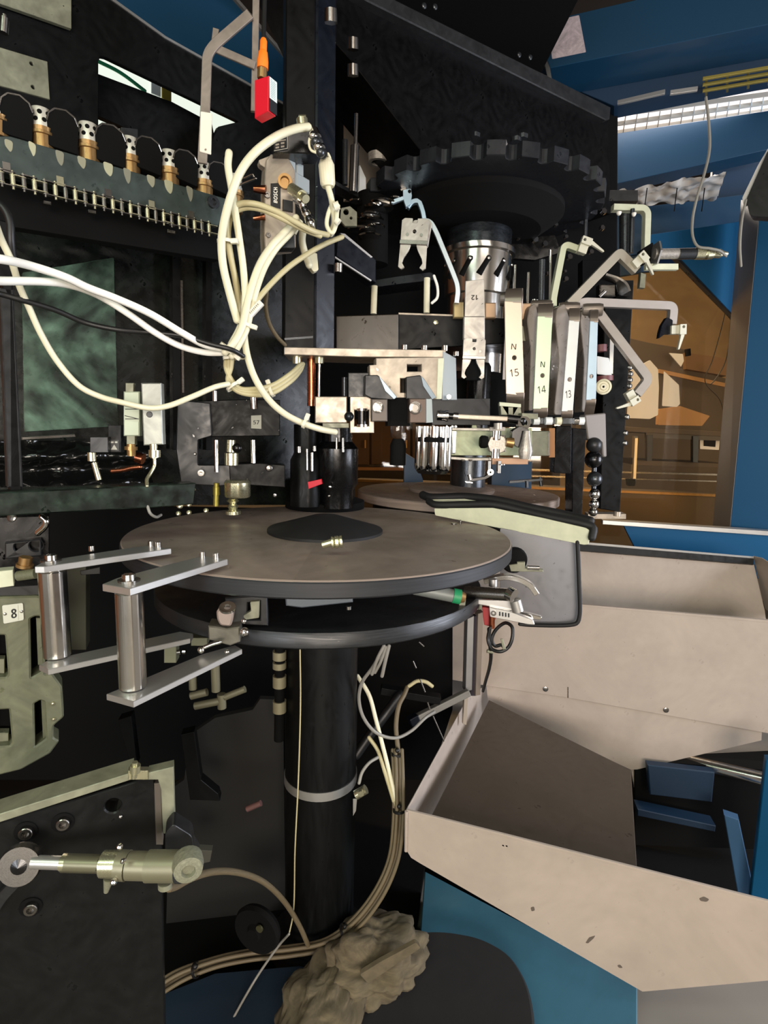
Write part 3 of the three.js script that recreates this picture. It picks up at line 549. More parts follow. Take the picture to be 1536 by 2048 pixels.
// lower left frame and oily back panel
{
  const Pf = wall(34, 750, 1.0, 40);
  const f = thing('machine_frame', 'black machine frame with an upright and an oily bottom rail at left', 'machine frame');
  f.part('upright', plate(Pf, [-30, 430, 20, 445, 44, 990, 20, 990, 18, 600, 0, 560, -30, 560], 0.03, { bevel: 0.002 }), M.black);
  f.part('upright', plate(Pf, [0, 575, 27, 578, 46, 975, 16, 975], 0.035, { bevel: 0.002 }), M.greyDark);
  f.part('bottom_rail', plate(wall(150, 1000, 1.02, 38), [-60, 986, 0, 985, 355, 968, 392, 966, 388, 1008, 340, 1013, 0, 1032, -60, 1034], 0.05, { bevel: 0.002 }), std(0x4a544e, 0.4, 0.2, { map: rep(texOil, 3), roughnessMap: r5 }));
  const Pp = wall(160, 700, 1.42, 36);
  const b = thing('back_plate', 'black oily panel with a painted greenish light pool behind the white tubes', 'panel');
  b.part('panel', plate(Pp, [-80, 380, 620, 380, 620, 1010, -80, 1010], 0.01), std(0x2a2d2b, 0.34, 0, { map: rep(texOil, 1.2), roughnessMap: r5 }));
  b.part('light_pool_sheet', plate(shift(Pp, 0.006), [44, 545, 228, 515, 236, 852, 48, 864], 0.004, { r: 0.004 }), std(0x8fa396, 0.36, 0.05, { map: rep(texOil, 2), roughnessMap: r5 }));  // pool of light painted as a paler greenish sheet on the panel
  b.part('rib', [plate(shift(Pp, 0.05), [345, 480, 362, 484, 362, 900, 346, 900], 0.03), plate(shift(Pp, 0.05), [412, 500, 424, 500, 424, 900, 412, 900], 0.03)], M.black);
  b.part('chrome_strip', plate(shift(Pp, 0.053), [361, 560, 366, 560, 369, 786, 364, 786], 0.006), M.steelDark);
  // oily lumpy trough behind the frame
  const g = new THREE.BoxGeometry(0.36, 0.1, 0.06, 60, 16, 4); const pa = g.attributes.position;
  for (let i = 0; i < pa.count; i++) { const x = pa.getX(i), y = pa.getY(i); pa.setZ(i, pa.getZ(i) + 0.012 * perlin.noise(x * 40, y * 90, 2) + 0.02 * Math.sin(y * 95)); }
  g.computeVertexNormals(); const c = loc(Pp, 125, 920); g.translate(c.x, c.y, 0.08);
  const o = thing('oily_trough', 'wet black oily trough behind the lower left frame', 'trough'); o.part('trough', toWorld(g, Pp), std(0x0d0e0d, 0.16));
  o.part('lip', plate(shift(Pp, 0.1), [44, 874, 150, 868, 152, 874, 44, 880], 0.02), M.steelDark);
}
// pale solenoid valves at left
{
  const P = wall(285, 830, 1.1, 12);
  const a = thing('valve_block', 'narrow pale green valve block with black arrow prints', 'valve');
  a.part('body', rect(P, 247, 783, 279, 872, 0.03, { bevel: 0.002 }), std(0xaeb8a2, 0.5, 0.1));
  a.part('neck', [rect(shift(P, -0.004), 251, 766, 267, 784, 0.02), rect(shift(P, -0.004), 253, 871, 270, 890, 0.02)], M.castGrey);
  a.part('arrow_print', printQuad(P, 248, 808, 278, 812, 278, 844, 248, 840), printMat(128, 128, (x) => { x.fillStyle = '#aeb5a0'; x.fillRect(0, 0, 128, 128); x.strokeStyle = '#1c1c16'; x.lineWidth = 6; x.beginPath(); x.moveTo(6, 14); x.lineTo(122, 26); x.lineTo(10, 40); x.moveTo(6, 92); x.lineTo(122, 104); x.lineTo(10, 118); x.stroke(); }));
  a.part('fitting', [prod([262, 888, 1.1], [263, 912, 1.1], 0.008), prod([262, 893, 1.1], [262, 900, 1.1], 0.012, 0.012, 6)], M.brass);
  const b = thing('valve_block', 'wide grey metal valve block right of the printed valve block', 'valve');
  b.part('body', plate(shift(P, 0.008), [282, 766, 322, 766, 326, 889, 287, 891], 0.034, { bevel: 0.002 }), std(0xa7aaa0, 0.45, 0.35, { map: g4 }));
  b.part('stain', turned(hit(shift(P, 0.008), 299, 829), P.n, [0, 0, 0.006, 0, 0.005, 0.0008, 0, 0.0008], 14), M.greyDark);
  b.part('fitting', [prod([307, 888, 1.09], [308, 916, 1.09], 0.007), prod([309, 900, 1.09], [309, 914, 1.09], 0.011, 0.011, 6)], M.zinc);
  single('oil_pipe', 'thin bent brass oil pipe below the wide grey valve block', 'pipe', ptube([308, 912, 1.09, 309, 930, 1.09, 300, 948, 1.08, 294, 958, 1.07, 294, 972, 1.06], 0.0035), M.zinc);
  single('oil_pipe', 'thin curved pipe looping under the oily bottom rail', 'pipe', ptube([295, 1012, 1.1, 300, 1026, 1.1, 312, 1034, 1.12, 322, 1030, 1.15], 0.003), M.cableGrey);
  const d = thing('solenoid', 'dark square solenoid block left of the printed valve block', 'solenoid');
  d.part('coil', rect(shift(P, -0.03), 180, 874, 216, 905, 0.03), M.greyDark);
  d.part('coil', rect(shift(P, -0.05), 216, 850, 242, 905, 0.03), M.black);
  d.part('fitting', [prod([188, 925, 1.12], [198, 960, 1.12], 0.0055), prod([183, 905, 1.12], [184, 922, 1.12], 0.008)], M.zinc);
  d.part('label', printQuad(shift(P, -0.05), 219, 880, 238, 880, 238, 902, 219, 902), printMat(64, 64, (x) => { x.fillStyle = '#3a3a38'; x.fillRect(0, 0, 64, 64); x.fillStyle = '#b8b8ae'; x.beginPath(); x.moveTo(10, 56); x.lineTo(32, 26); x.lineTo(54, 56); x.fill(); x.fillRect(10, 8, 18, 10); x.fillRect(36, 8, 18, 10); }));
  single('copper_fitting', 'shiny copper elbow fitting under the printed valve block', 'fitting', [prod([273, 914, 1.13], [287, 918, 1.13], 0.011), ptube([225, 942, 1.14, 245, 940, 1.14, 262, 936, 1.14, 280, 934, 1.14], 0.005)], M.copper);
}
// bent support arm with tag, red sensor
{
  const P = wall(415, 200, 1.12, 10);
  const m = std(0x8e8379, 0.5, 0.45, { map: g4 });
  const t = thing('support_bracket', 'bent grey metal support arm with a white tag strip hanging from above', 'bracket');
  t.part('arm', bent(P, [500, 26, 428, 88, 414, 108, 410, 222, 404, 326], 0.017, 0.006, 0.02), m);
  t.part('branch', [bent(shift(P, -0.004), [428, 94, 510, 130], 0.014, 0.005), bent(shift(P, -0.002), [432, 56, 427, 96], 0.011, 0.005)], m);
  t.part('strut', bent(shift(P, -0.01), [512, -20, 510, 120, 508, 222], 0.012, 0.008), m);
  t.part('tag', plate(shift(P, 0.002), [401, 222, 424, 226, 422, 309, 399, 303], 0.003, { r: 0.002, round: [[411, 299, 0.0018]] }), std(0xd9d5c6, 0.5));
  const s = thing('proximity_sensor', 'red box sensor with an orange plug on top', 'sensor');
  const Q = wall(525, 195, 1.05, -30);
  s.part('housing', plate(Q, [509, 160, 537, 151, 536, 222, 509, 236], 0.02, { bevel: 0.001 }), M.red);
  const sideN = Q.u.clone();
  const e1 = hit(Q, 537.5, 151), e2 = hit(Q, 537, 222);
  const S = frame(e1.clone().addScaledVector(sideN, 0.0002), Q.n.clone().negate(), sideN);
  const face = (y0, y1, mat, n) => s.part(n, toWorld(new THREE.PlaneGeometry(0.019, y1 - y0).translate(0.0105, -(y0 + y1) / 2, 0.0006), S), mat);
  const hh = e1.y - e2.y;
  face(0.001, hh * 0.62, printMat(96, 256, (x) => { x.fillStyle = '#cfe0dc'; x.fillRect(0, 0, 96, 256); x.fillStyle = '#4b5a5c'; for (let i = 0; i < 11; i++) { x.fillRect(14, 16 + i * 21, 26 + (i * 37) % 40, 6); x.fillRect(52 + (i * 13) % 14, 16 + i * 21, 18, 6); } }), 'label');
  face(hh * 0.62, hh - 0.001, M.gunmetal, 'lens');
  s.part('nut', [prod([524, 158, 1.06], [525, 134, 1.06], 0.0085, 0.0085, 6)], M.brass);
  s.part('plug', turned(at(525, 138, 1.06), at(527, 88, 1.06).sub(at(525, 138, 1.06)), [0, 0, 0.0095, 0, 0.0095, 0.012, 0.0075, 0.026, 0.006, 0.028, 0.006, 0.043, 0.004, 0.047, 0, 0.047], 20), M.orange);
  s.part('cable', ptube([527, 90, 1.06, 528, 40, 1.07, 530, -30, 1.08], 0.004), M.cableBlack);
}
// tall black post in the middle with its bolts, valve, slide bar
{
  const Pc = wall(600, 400, 1.42, 14);
  const c = thing('centre_post', 'tall black square machine post behind the pneumatic valve', 'machine post');
  c.part('front', plate(Pc, [572, -60, 640, -60, 632, 704, 568, 704], 0.09, { bevel: 0.003 }), M.black);
  c.part('side', plate(wall(650, 400, 1.44, 40), [634, -60, 674, -60, 670, 704, 630, 704], 0.05, { bevel: 0.004 }), M.blackNavy);
  c.part('foot_trim', plate(shift(Pc, 0.001), [569, 676, 626, 672, 626, 676, 569, 680], 0.002, { bevel: 0 }), M.gunmetal);
  for (const [x, y, d] of [[662, 34, 1.4], [706, 88, 1.6], [706, 140, 1.62]]) c.part('bolt', hexNut(at(x, y + 12, d), v3(0, 1, 0.3).normalize(), 0.016, 0.024), M.steelDark);
  const r = thing('guide_rods', 'pair of upright steel guide rods right of the tall black post', 'guide rod');
  r.part('rod', prod([713, 228, 1.75], [711, 300, 1.75], 0.006), M.steel);
  r.part('rod', prod([710, 292, 1.75], [706, 385, 1.75], 0.013), M.steel);
  r.part('rod', prod([690, 280, 1.8], [690, 370, 1.8], 0.008), M.gunmetal);
  const b = thing('cross_beam', 'black rectangular arm with bright edges jutting right from the tall post', 'machine arm');
  const Pb = wall(680, 510, 1.5, 30);
  b.part('beam', plate(Pb, [676, 468, 684, 466, 746, 514, 752, 520, 752, 566, 744, 561, 672, 512], 0.05, { bevel: 0.002 }), M.blackNavy);
  b.part('upper_edge', plate(shift(Pb, 0.001), [680, 466, 690, 467, 746, 514, 742, 516], 0.01), M.alu);
  b.part('lower_edge', plate(shift(Pb, 0.001), [670, 512, 744, 560, 742, 563, 670, 516], 0.006), M.alu);
  b.part('bolt', [hexNut(at(676, 528, 1.45), v3(0, -1, 0), 0.012, 0.02)], M.steel);
  const sh = thing('shelf_plate', 'black rounded shelf plate on two pale standoff pillars', 'plate');
  sh.part('plate', plate(wall(820, 555, 1.75, -8), [738, 562, 800, 552, 862, 544, 872, 552, 868, 560, 800, 568, 740, 576], 0.1, { r: 0.004 }), M.blackNavy);
  sh.part('pillar', prod([749, 572, 1.7], [747, 628, 1.7], 0.009), M.tubeIvory);
  sh.part('pillar', prod([854, 556, 1.7], [853, 626, 1.7], 0.009), M.tubeIvory);
  const up = thing('slide_plate', 'thin black ledge with a bright edge behind the tall post', 'plate');
  up.part('ledge', plate(wall(720, 400, 1.9, 35), [668, 360, 760, 410, 760, 418, 668, 368], 0.05), M.greyDark);
  up.part('bracket', plate(wall(700, 430, 1.75, 10), [682, 416, 700, 412, 714, 424, 714, 452, 690, 452, 680, 440], 0.012, { r: 0.002, round: [[692, 424, 0.008], [702, 436, 0.004]] }), M.castGrey);
  up.part('panel', plate(wall(730, 360, 2.0, 30), [720, 330, 732, 356, 732, 390, 718, 384], 0.01), M.label);
  const rb = thing('blue_ring', 'small ring with a blue top seen through the machine gap', 'ring');
  rb.part('ring', turned(at(757, 318, 1.95), UP, [0.022, -0.012, 0.034, -0.012, 0.036, 0.012, 0.03, 0.012, 0.022, -0.012], 28), M.aluMatte);
  rb.part('top', turned(at(757, 316, 1.95), UP, [0.0, 0.008, 0.03, 0.01, 0.03, 0.013, 0, 0.013], 28), std(0x2f8fc4, 0.4));
  rb.part('stem', prod([757, 321, 1.97], [760, 326, 2.19], 0.008), M.gunmetal);
  const bp = thing('rear_plate', 'brownish dark plate behind the guide rods', 'plate');
  bp.part('plate', plate(wall(750, 260, 2.2, 20), [690, 150, 790, 240, 800, 330, 760, 400, 690, 400], 0.02), std(0x8a7a66, 0.6));
}
{
  const P = wall(570, 400, 1.22, 22);
  const t = thing('pneumatic_valve', 'beige pneumatic valve with a black brand label and brass port', 'valve');
  t.part('body', plate(P, [532, 320, 542, 308, 572, 306, 590, 340, 592, 494, 530, 500, 528, 460, 530, 350], 0.05, { bevel: 0.002 }), M.plateBeige);
  t.part('ear', plate(shift(P, -0.01), [517, 320, 543, 310, 543, 332, 530, 336, 519, 328], 0.02, { r: 0.003 }), M.plateBeige);
  t.part('brand_label', printQuad(P, 541, 367, 561, 366, 561, 418, 541, 413), printMat(96, 256, (x) => { x.fillStyle = '#141414'; x.fillRect(0, 0, 96, 256); x.save(); x.translate(48, 128); x.rotate(-Math.PI / 2); x.fillStyle = '#e8e4da'; x.font = 'bold 52px sans-serif'; x.textAlign = 'center'; x.textBaseline = 'middle'; x.fillText('BOSCH', 0, 0, 230); x.restore(); }));
  const Q = wall(574, 330, 1.222, 58);
  t.part('head', plate(Q, [572, 306, 592, 314, 592, 372, 574, 342], 0.04, { bevel: 0.002 }), std(0x9aa2a2, 0.45, 0.3));
  t.part('head', plate(shift(Q, -0.004), [594, 322, 608, 330, 608, 372, 594, 372], 0.04, { bevel: 0.002 }), std(0x9aa2a2, 0.45, 0.3));
  t.part('head', plate(Q, [593, 344, 620, 360, 620, 388, 603, 382, 593, 372], 0.04, { bevel: 0.002 }), std(0x98a0a0, 0.45, 0.3));
  t.part('port', turned(hit(P, 569, 365), v3(0.25, -0.1, 1).normalize(), [0, 0, 0.014, 0, 0.014, 0.012, 0.009, 0.012, 0.008, 0.003, 0, 0.003], 20), M.brass);
  t.part('nozzle', [prod([584, 378, 1.2], [604, 392, 1.17], 0.011), prod([604, 392, 1.17], [612, 398, 1.16], 0.008)], M.zinc);
  t.part('solenoid', plate(shift(P, 0.006), [566, 398, 586, 402, 586, 424, 566, 420], 0.04), M.greyDark);
  t.part('side_port', [prod([532, 380, 1.2], [508, 378, 1.2], 0.009, 0.006), prod([530, 434, 1.2], [507, 437, 1.2], 0.006, 0.004)], M.copper);
  t.part('screw', [capScrew(hit(P, 534, 391), P.n, 0.006, 0.005), capScrew(hit(P, 536, 471), P.n, 0.005, 0.005)], M.steelDark);
  t.part('base', plate(shift(P, 0.004), [553, 470, 588, 466, 590, 496, 553, 496], 0.03), M.gunmetal);
  for (let i = 0; i < 5; i++) t.part('elbow_fitting', [ptube([592 + i * 7, 398 + i * 9, 1.2, 606 + i * 4, 410 + i * 9, 1.17, 612 + i * 3, 428 + i * 8, 1.18], 0.0075)], i % 2 ? M.blackGloss : M.chrome);
  t.part('silencer', prod([600, 440, 1.2], [586, 466, 1.2], 0.007), M.tubeIvory);
  const k = thing('junction_box', 'black box with a framed white print above the beige valve', 'control box');
  const R = wall(590, 280, 1.2, 18);
  k.part('case', plate(R, [546, 268, 618, 258, 636, 276, 640, 308, 586, 306, 548, 306], 0.05, { bevel: 0.002 }), M.blackGloss);
  k.part('print', printQuad(R, 547, 272, 576, 266, 576, 300, 548, 304), printMat(128, 128, (x) => { x.fillStyle = '#161312'; x.fillRect(0, 0, 128, 128); x.strokeStyle = '#d8d0c0'; x.lineWidth = 5; x.beginPath(); x.moveTo(0, 30); x.lineTo(122, 8); x.lineTo(122, 116); x.lineTo(0, 120); x.stroke(); x.fillStyle = '#a89c8c'; x.fillRect(8, 46, 100, 8); for (const [a, b] of [[14, 68], [62, 64], [14, 92], [62, 90]]) x.fillRect(a, b, 32, 14); }));
  k.part('terminal', [prod([604, 238, 1.2], [606, 256, 1.2], 0.011), prod([598, 236, 1.2], [612, 236, 1.2], 0.006)], M.zinc);
  for (let i = 0; i < 4; i++) k.part('fitting', [prod([628 + i * 4, 262 + i * 11, 1.18], [634 + i * 4, 276 + i * 11, 1.17], 0.009), new THREE.SphereGeometry(0.009, 12, 8).translate(...at(626 + i * 5, 272 + i * 11, 1.16).toArray())], i % 2 ? M.gunmetal : M.chrome);
  k.part('wire_loop', ptube([622, 268, 1.16, 618, 285, 1.16, 622, 300, 1.16, 634, 306, 1.16], 0.0025), M.tubeIvory);
  const pl = thing('cable_plug', 'ivory plastic plug with a cable below the black box fittings', 'plug');
  pl.part('body', turned(at(656, 374, 1.2), at(652, 322, 1.2).sub(at(656, 374, 1.2)), [0, 0, 0.012, 0, 0.015, 0.006, 0.016, 0.04, 0.012, 0.05, 0.007, 0.052, 0, 0.052], 20), M.tubeIvory);
  pl.part('lead', [ptube([650, 326, 1.2, 652, 316, 1.2, 650, 308, 1.19], 0.003), ptube([658, 326, 1.2, 660, 318, 1.2, 656, 308, 1.19], 0.003)], M.tubeIvory);
  pl.part('cable', ptube([656, 374, 1.2, 662, 395, 1.2, 666, 420, 1.22, 668, 445, 1.24, 662, 468, 1.26], 0.006), M.tubeIvory);
  pl.part('loop', ptube([664, 408, 1.22, 656, 430, 1.22, 654, 452, 1.22, 664, 466, 1.22, 672, 450, 1.22, 674, 425, 1.22, 676, 412, 1.22], 0.0045), M.tubeIvory);
  pl.part('tie', [prod([668, 414, 1.2], [678, 410, 1.2], 0.008), prod([672, 440, 1.2], [678, 446, 1.2], 0.007)], M.tie);
  const hk = thing('hanging_plug', 'ivory connector plug dangling on the black post', 'plug');
  hk.part('body', plate(wall(622, 515, 1.33, 18), [612, 504, 634, 506, 637, 540, 628, 544, 616, 530], 0.02, { r: 0.003 }), M.tubeIvory);
  hk.part('cable', ptube([606, 460, 1.3, 604, 480, 1.31, 608, 500, 1.32, 618, 530, 1.31], 0.008), M.tubeIvory);
}
// hoses and cables of the left half
{
  const H = (label, flat, r, mat, name = 'air_hose') => single(name, label, name === 'air_hose' ? 'hose' : 'cable', ptube(flat, r), mat);
  H('upper of two white air hoses coming in from the left edge', [-40, 514, 0.78, 0, 518, 0.8, 67, 533, 0.86, 133, 555, 0.9, 173, 574, 0.93, 233, 597, 0.97, 300, 627, 1.01, 367, 667, 1.05, 410, 690, 1.08, 452, 699, 1.1], 0.0062, M.tubeWhite);
  H('lower of two white air hoses coming in from the left edge', [-40, 561, 0.78, 0, 562, 0.82, 80, 563, 0.885, 130, 568, 0.925, 172, 580, 0.955, 210, 598, 0.985, 260, 630, 1.01, 310, 665, 1.04, 360, 692, 1.075, 410, 705, 1.1, 450, 706, 1.12], 0.006, M.tubeWhite);
  H('grey white cable sagging from the left edge across the pale valve blocks', [-12, 440, 0.85, 3, 480, 0.88, 22, 520, 0.9, 40, 575, 0.93, 58, 615, 0.95, 82, 668, 0.97, 115, 723, 0.99, 160, 773, 1.0, 200, 793, 1.01, 245, 805, 1.01, 300, 816, 1.02, 335, 812, 1.03, 385, 793, 1.05, 430, 774, 1.08, 456, 768, 1.1], 0.0052, M.tubeIvory, 'cable');
  H('thin black cable crossing behind the white air hoses', [-30, 582, 0.9, 0, 588, 0.92, 50, 602, 0.94, 110, 620, 0.97, 170, 645, 1.0, 240, 660, 1.02, 290, 664, 1.04, 365, 672, 1.06, 420, 688, 1.07, 465, 700, 1.08, 486, 712, 1.1], 0.0045, M.cableBlack, 'cable');
  H('black cable hanging at the left edge beside the frame', [-10, 400, 0.95, 10, 420, 0.95, 20, 445, 0.95, 22, 480, 0.95, 26, 520, 0.96], 0.006, M.cableBlack, 'cable');
  H('large pale air hose arching left from the black junction box', [616, 254, 1.17, 590, 258, 1.14, 550, 275, 1.1, 510, 305, 1.08, 480, 345, 1.06, 462, 392, 1.06, 449, 440, 1.07, 443, 482, 1.08, 446, 530, 1.09, 460, 590, 1.1, 474, 640, 1.11], 0.0075, M.tubeIvory);
  H('pale air hose with a cut open upper end beside the arching hose', [458, 306, 1.1, 456, 330, 1.1, 463, 375, 1.1, 470, 420, 1.1, 479, 480, 1.11, 487, 540, 1.12, 490, 600, 1.12, 482, 650, 1.13, 462, 690, 1.13], 0.0068, M.tubeIvory);
  H('upper beige cable curving from the valve toward the post corner', [478, 620, 1.14, 470, 560, 1.12, 458, 500, 1.1, 453, 460, 1.1, 460, 422, 1.1, 480, 408, 1.1, 510, 408, 1.1, 550, 422, 1.11, 590, 444, 1.13, 625, 462, 1.16, 655, 470, 1.2], 0.0055, M.cableBeige, 'cable');
  H('lower beige cable curving from the valve toward the post corner', [484, 640, 1.15, 474, 570, 1.13, 462, 510, 1.11, 457, 462, 1.11, 466, 428, 1.11, 490, 416, 1.11, 525, 420, 1.11, 565, 438, 1.12, 605, 458, 1.15, 640, 472, 1.18], 0.005, M.cableBeige, 'cable');
  H('left hose of the ivory hose pair rising to the valve', [592, 436, 1.18, 575, 458, 1.17, 545, 490, 1.16, 520, 528, 1.14, 503, 575, 1.12, 493, 615, 1.11, 484, 655, 1.1, 466, 688, 1.09, 450, 704, 1.09], 0.0072, M.tubeIvory);
  H('right hose of the ivory hose pair rising to the valve', [596, 446, 1.19, 580, 466, 1.18, 553, 495, 1.17, 530, 532, 1.15, 513, 577, 1.13, 502, 618, 1.12, 492, 660, 1.11, 478, 688, 1.1, 464, 712, 1.1], 0.007, M.tubeIvory);
  H('beige cable slanting from the post corner down to the white cable marker', [684, 474, 1.3, 650, 488, 1.26, 615, 508, 1.22, 575, 536, 1.18, 540, 570, 1.15, 515, 600, 1.13, 498, 628, 1.12, 488, 650, 1.12], 0.0055, M.cableBeige, 'cable');
  H('thin tan cable looping behind the black post foot', [533, 585, 1.2, 531, 610, 1.22, 538, 645, 1.26, 553, 672, 1.3, 570, 690, 1.34], 0.0045, M.cableTan, 'cable');
  H('pale hose dropping from the hose bundle to the gripper block', [488, 650, 1.12, 490, 685, 1.12, 497, 720, 1.12, 512, 760, 1.13, 540, 802, 1.14, 570, 828, 1.15, 605, 846, 1.17, 640, 858, 1.2, 670, 864, 1.24], 0.0068, M.tubeIvory);
  for (let i = 0; i < 3; i++) H(`${['front', 'middle', 'rear'][i]} beige cable of the bundle looping below the white cable ties`, [466 - i * 5, 700, 1.12 + i * 0.01, 462 - i * 5, 735, 1.12, 456 + i * 3, 762 - i * 2, 1.12, 474 + i * 2, 782 - i * 3, 1.13, 505, 790 - i * 6, 1.14, 545, 786 - i * 8, 1.17, 580, 764 - i * 8, 1.2, 600, 742 - i * 6, 1.25, 606, 728, 1.3], 0.0048, M.cableBeige, 'cable');
  const mk = thing('cable_marker', 'white cable marker sleeve with a tiny print on the beige cable', 'cable marker');
  const Pm = wall(510, 615, 1.11, 0);
  mk.part('sleeve', plate(Pm, [493, 626, 518, 599, 527, 608, 498, 639], 0.01, { r: 0.002 }), M.white);
  mk.part('print', printQuad(Pm, 496, 625, 517, 602, 522, 607, 500, 632), printMat(128, 32, (x) => { x.fillStyle = '#d8d4c6'; x.fillRect(0, 0, 128, 32); x.fillStyle = '#77705e'; for (let i = 0; i < 7; i++) x.fillRect(12 + i * 15, 8, 8, 16); }));
  const tie = (label, x, y, d, dx, dy, r = 0.013) => { const p = at(x, y, d), dir = v3(dx, -dy, 0).normalize(); const o = thing('cable_tie', label, 'cable tie'); o.part('band', turned(p, dir, [r, -0.003, r + 0.0015, -0.003, r + 0.0015, 0.003, r, 0.003, r, -0.003], 24), M.tie); const side = v3(-dir.y, dir.x, 0); o.part('head', toWorld(new RoundedBoxGeometry(0.014, 0.009, 0.009, 1, 0.0015), frame(p.clone().addScaledVector(side, r + 0.006), side, v3(0, 0, 1))), M.tie); return o; };
  tie('white cable tie on the upper hose bundle left of the valve', 449, 483, 1.09, 0.05, 1, 0.012);
  tie('white cable tie where the two white hoses meet the bundle', 456, 698, 1.1, -0.5, 0.6, 0.016);
  tie('white cable tie below the hose meeting point', 462, 716, 1.12, 0.1, 1, 0.014);
  tie('white cable tie at the lower bend of the cable loop', 466, 773, 1.12, 0.6, 0.8, 0.013);
  tie('white cable tie on the cable loop under the post plate', 543, 782, 1.17, 1, -0.4, 0.011);
  tie('small white tie on the pale hose near the gripper block', 609, 847, 1.17, 1, 0.4, 0.009);
  tie('white tie below the cable marker sleeve', 490, 648, 1.11, -0.3, 1, 0.011);
}

// ---------------------------------------------------------------- centre: gripper station under the post
{
  const P = wall(730, 702, 1.42, 4);
  const t = thing('mount_plate', 'thick raw metal plate bolted under the tall black post', 'plate');
  t.part('plate', plate(P, [568, 694, 720, 697, 892, 700, 890, 715, 720, 714, 568, 709], 0.14, { bevel: 0.0015 }), M.plateBeige);
  for (const [x, y] of [[594, 717], [639, 716]]) t.part('nut', hexNut(at(x, y - 5, 1.45), v3(0, -1, 0), 0.013, 0.016, 0.012), M.zinc);
  for (const [x, y] of [[808, 701], [848, 702], [889, 702]]) t.part('bolt', hexNut(at(x, y, 1.46), UP, 0.009, 0.013), M.steel);
  const r = thing('slide_rods', 'copper toned and bright thin rods hanging below the raw metal plate', 'guide rod');
  r.part('rod', prod([623, 712, 1.48], [623, 812, 1.48], 0.011), M.copper);
  r.part('rod', prod([639, 718, 1.46], [638, 800, 1.46], 0.0035), M.chrome);
  r.part('collar', prod([689, 755, 1.5], [689, 792, 1.5], 0.007), M.gunmetal);
  const B = wall(665, 820, 1.38, 4);
  const g = thing('actuator_block', 'pale beige actuator block with a forked roller bracket', 'actuator');
  g.part('body', rect(B, 630, 793, 694, 846, 0.06, { bevel: 0.002 }), M.plateBeige);
  g.part('foot', rect(shift(B, -0.004), 645, 846, 698, 856, 0.05, { bevel: 0.001 }), M.castGrey);
  g.part('fork', plate(shift(B, 0.004), [700, 793, 742, 793, 742, 815, 748, 818, 748, 866, 700, 866], 0.05, { bevel: 0.0015, holes: [[709, 820, 738, 820, 738, 852, 709, 852]] }), M.plateBeige);
  g.part('roller', prod([724, 822, 1.39], [724, 850, 1.39], 0.012), M.blackGloss);
  g.part('roller_pin', [prod([724, 817, 1.385], [724, 822, 1.385], 0.014), prod([724, 849, 1.385], [724, 854, 1.385], 0.014)], M.chrome);
  g.part('knob', new THREE.SphereGeometry(0.012, 16, 12).translate(...at(698, 833, 1.38).toArray()), M.blued);
  g.part('valve_cap', [prod([710, 772, 1.42], [710, 782, 1.42], 0.007), prod([710, 782, 1.42], [710, 790, 1.42], 0.004)], M.yellow, 'small yellow cap');
  g.part('link', rect(shift(B, -0.02), 696, 745, 738, 795, 0.02, { bevel: 0.002 }), M.greyDark);
  // cast carrier plate and its two dark jaws
  const C = wall(815, 760, 1.4, 8);
  const c = thing('jaw_carrier', 'beige slotted carrier plate holding two dark diagonal clamp jaws', 'clamp');
  c.part('plate', plate(C, [739, 730, 752, 729, 752, 716, 886, 714, 884, 798, 856, 798, 740, 798], 0.05, { bevel: 0.0015, holes: [[814, 729, 843, 729, 843, 743, 814, 743], [801, 757, 809, 757, 809, 785, 801, 785]] }), M.plateBeige);
  c.part('side_face', plate(shift(C, 0.002), [876, 717, 888, 716, 883, 798, 873, 798], 0.03), M.cream, 'bright pale machined side');
  c.part('cover', plate(shift(C, -0.02), [886, 702, 912, 716, 914, 800, 884, 800], 0.08), std(0x8d98a0, 0.35, 0.6));
  c.part('cover_bolt', [hexNut(at(912, 712, 1.42), UP, 0.008, 0.01), hexNut(at(897, 794, 1.4), v3(0, 0, 1), 0.006, 0.008)], M.steel);
  const J = shift(C, 0.025);
  c.part('jaw', plate(J, [730, 750, 756, 750, 762, 757, 792, 793, 786, 800, 743, 797, 729, 790], 0.035, { bevel: 0.002, r: 0.002 }), M.greyDark);
  c.part('jaw', plate(J, [812, 754, 840, 750, 847, 756, 872, 794, 860, 800, 812, 798], 0.035, { bevel: 0.002, r: 0.002 }), M.greyDark);
  c.part('jaw_blade', [plate(shift(J, 0.002), [758, 752, 764, 758, 794, 794, 788, 799, 770, 782], 0.03), plate(shift(J, 0.002), [842, 752, 848, 757, 873, 795, 864, 799, 846, 772], 0.03)], std(0x75828c, 0.3, 0.8));
  c.part('lower_jaw', rect(shift(J, 0.004), 743, 798, 775, 843, 0.05, { bevel: 0.002 }), std(0x57504a, 0.45, 0.4));
  c.part('lower_jaw', rect(shift(J, 0.006), 819, 797, 852, 846, 0.05, { bevel: 0.002 }), std(0x5b4d44, 0.45, 0.4));
  c.part('jaw_cheek', plate(shift(J, 0.0), [852, 797, 864, 795, 866, 845, 852, 846], 0.04), std(0x8c9698, 0.45, 0.4));
  c.part('cap_screw', capScrew(hit(shift(J, 0.004), 756, 815), J.n, 0.0135, 0.006), M.steelDark);
  c.part('cap_screw', capScrew(hit(shift(J, 0.006), 830, 816), J.n, 0.0155, 0.008), M.steelDark);
  c.part('web', rect(shift(J, -0.02), 775, 795, 820, 852, 0.04), M.blackDeep);
  c.part('rear_web', rect(shift(C, -0.03), 864, 797, 980, 850, 0.04), M.greyDark);
}
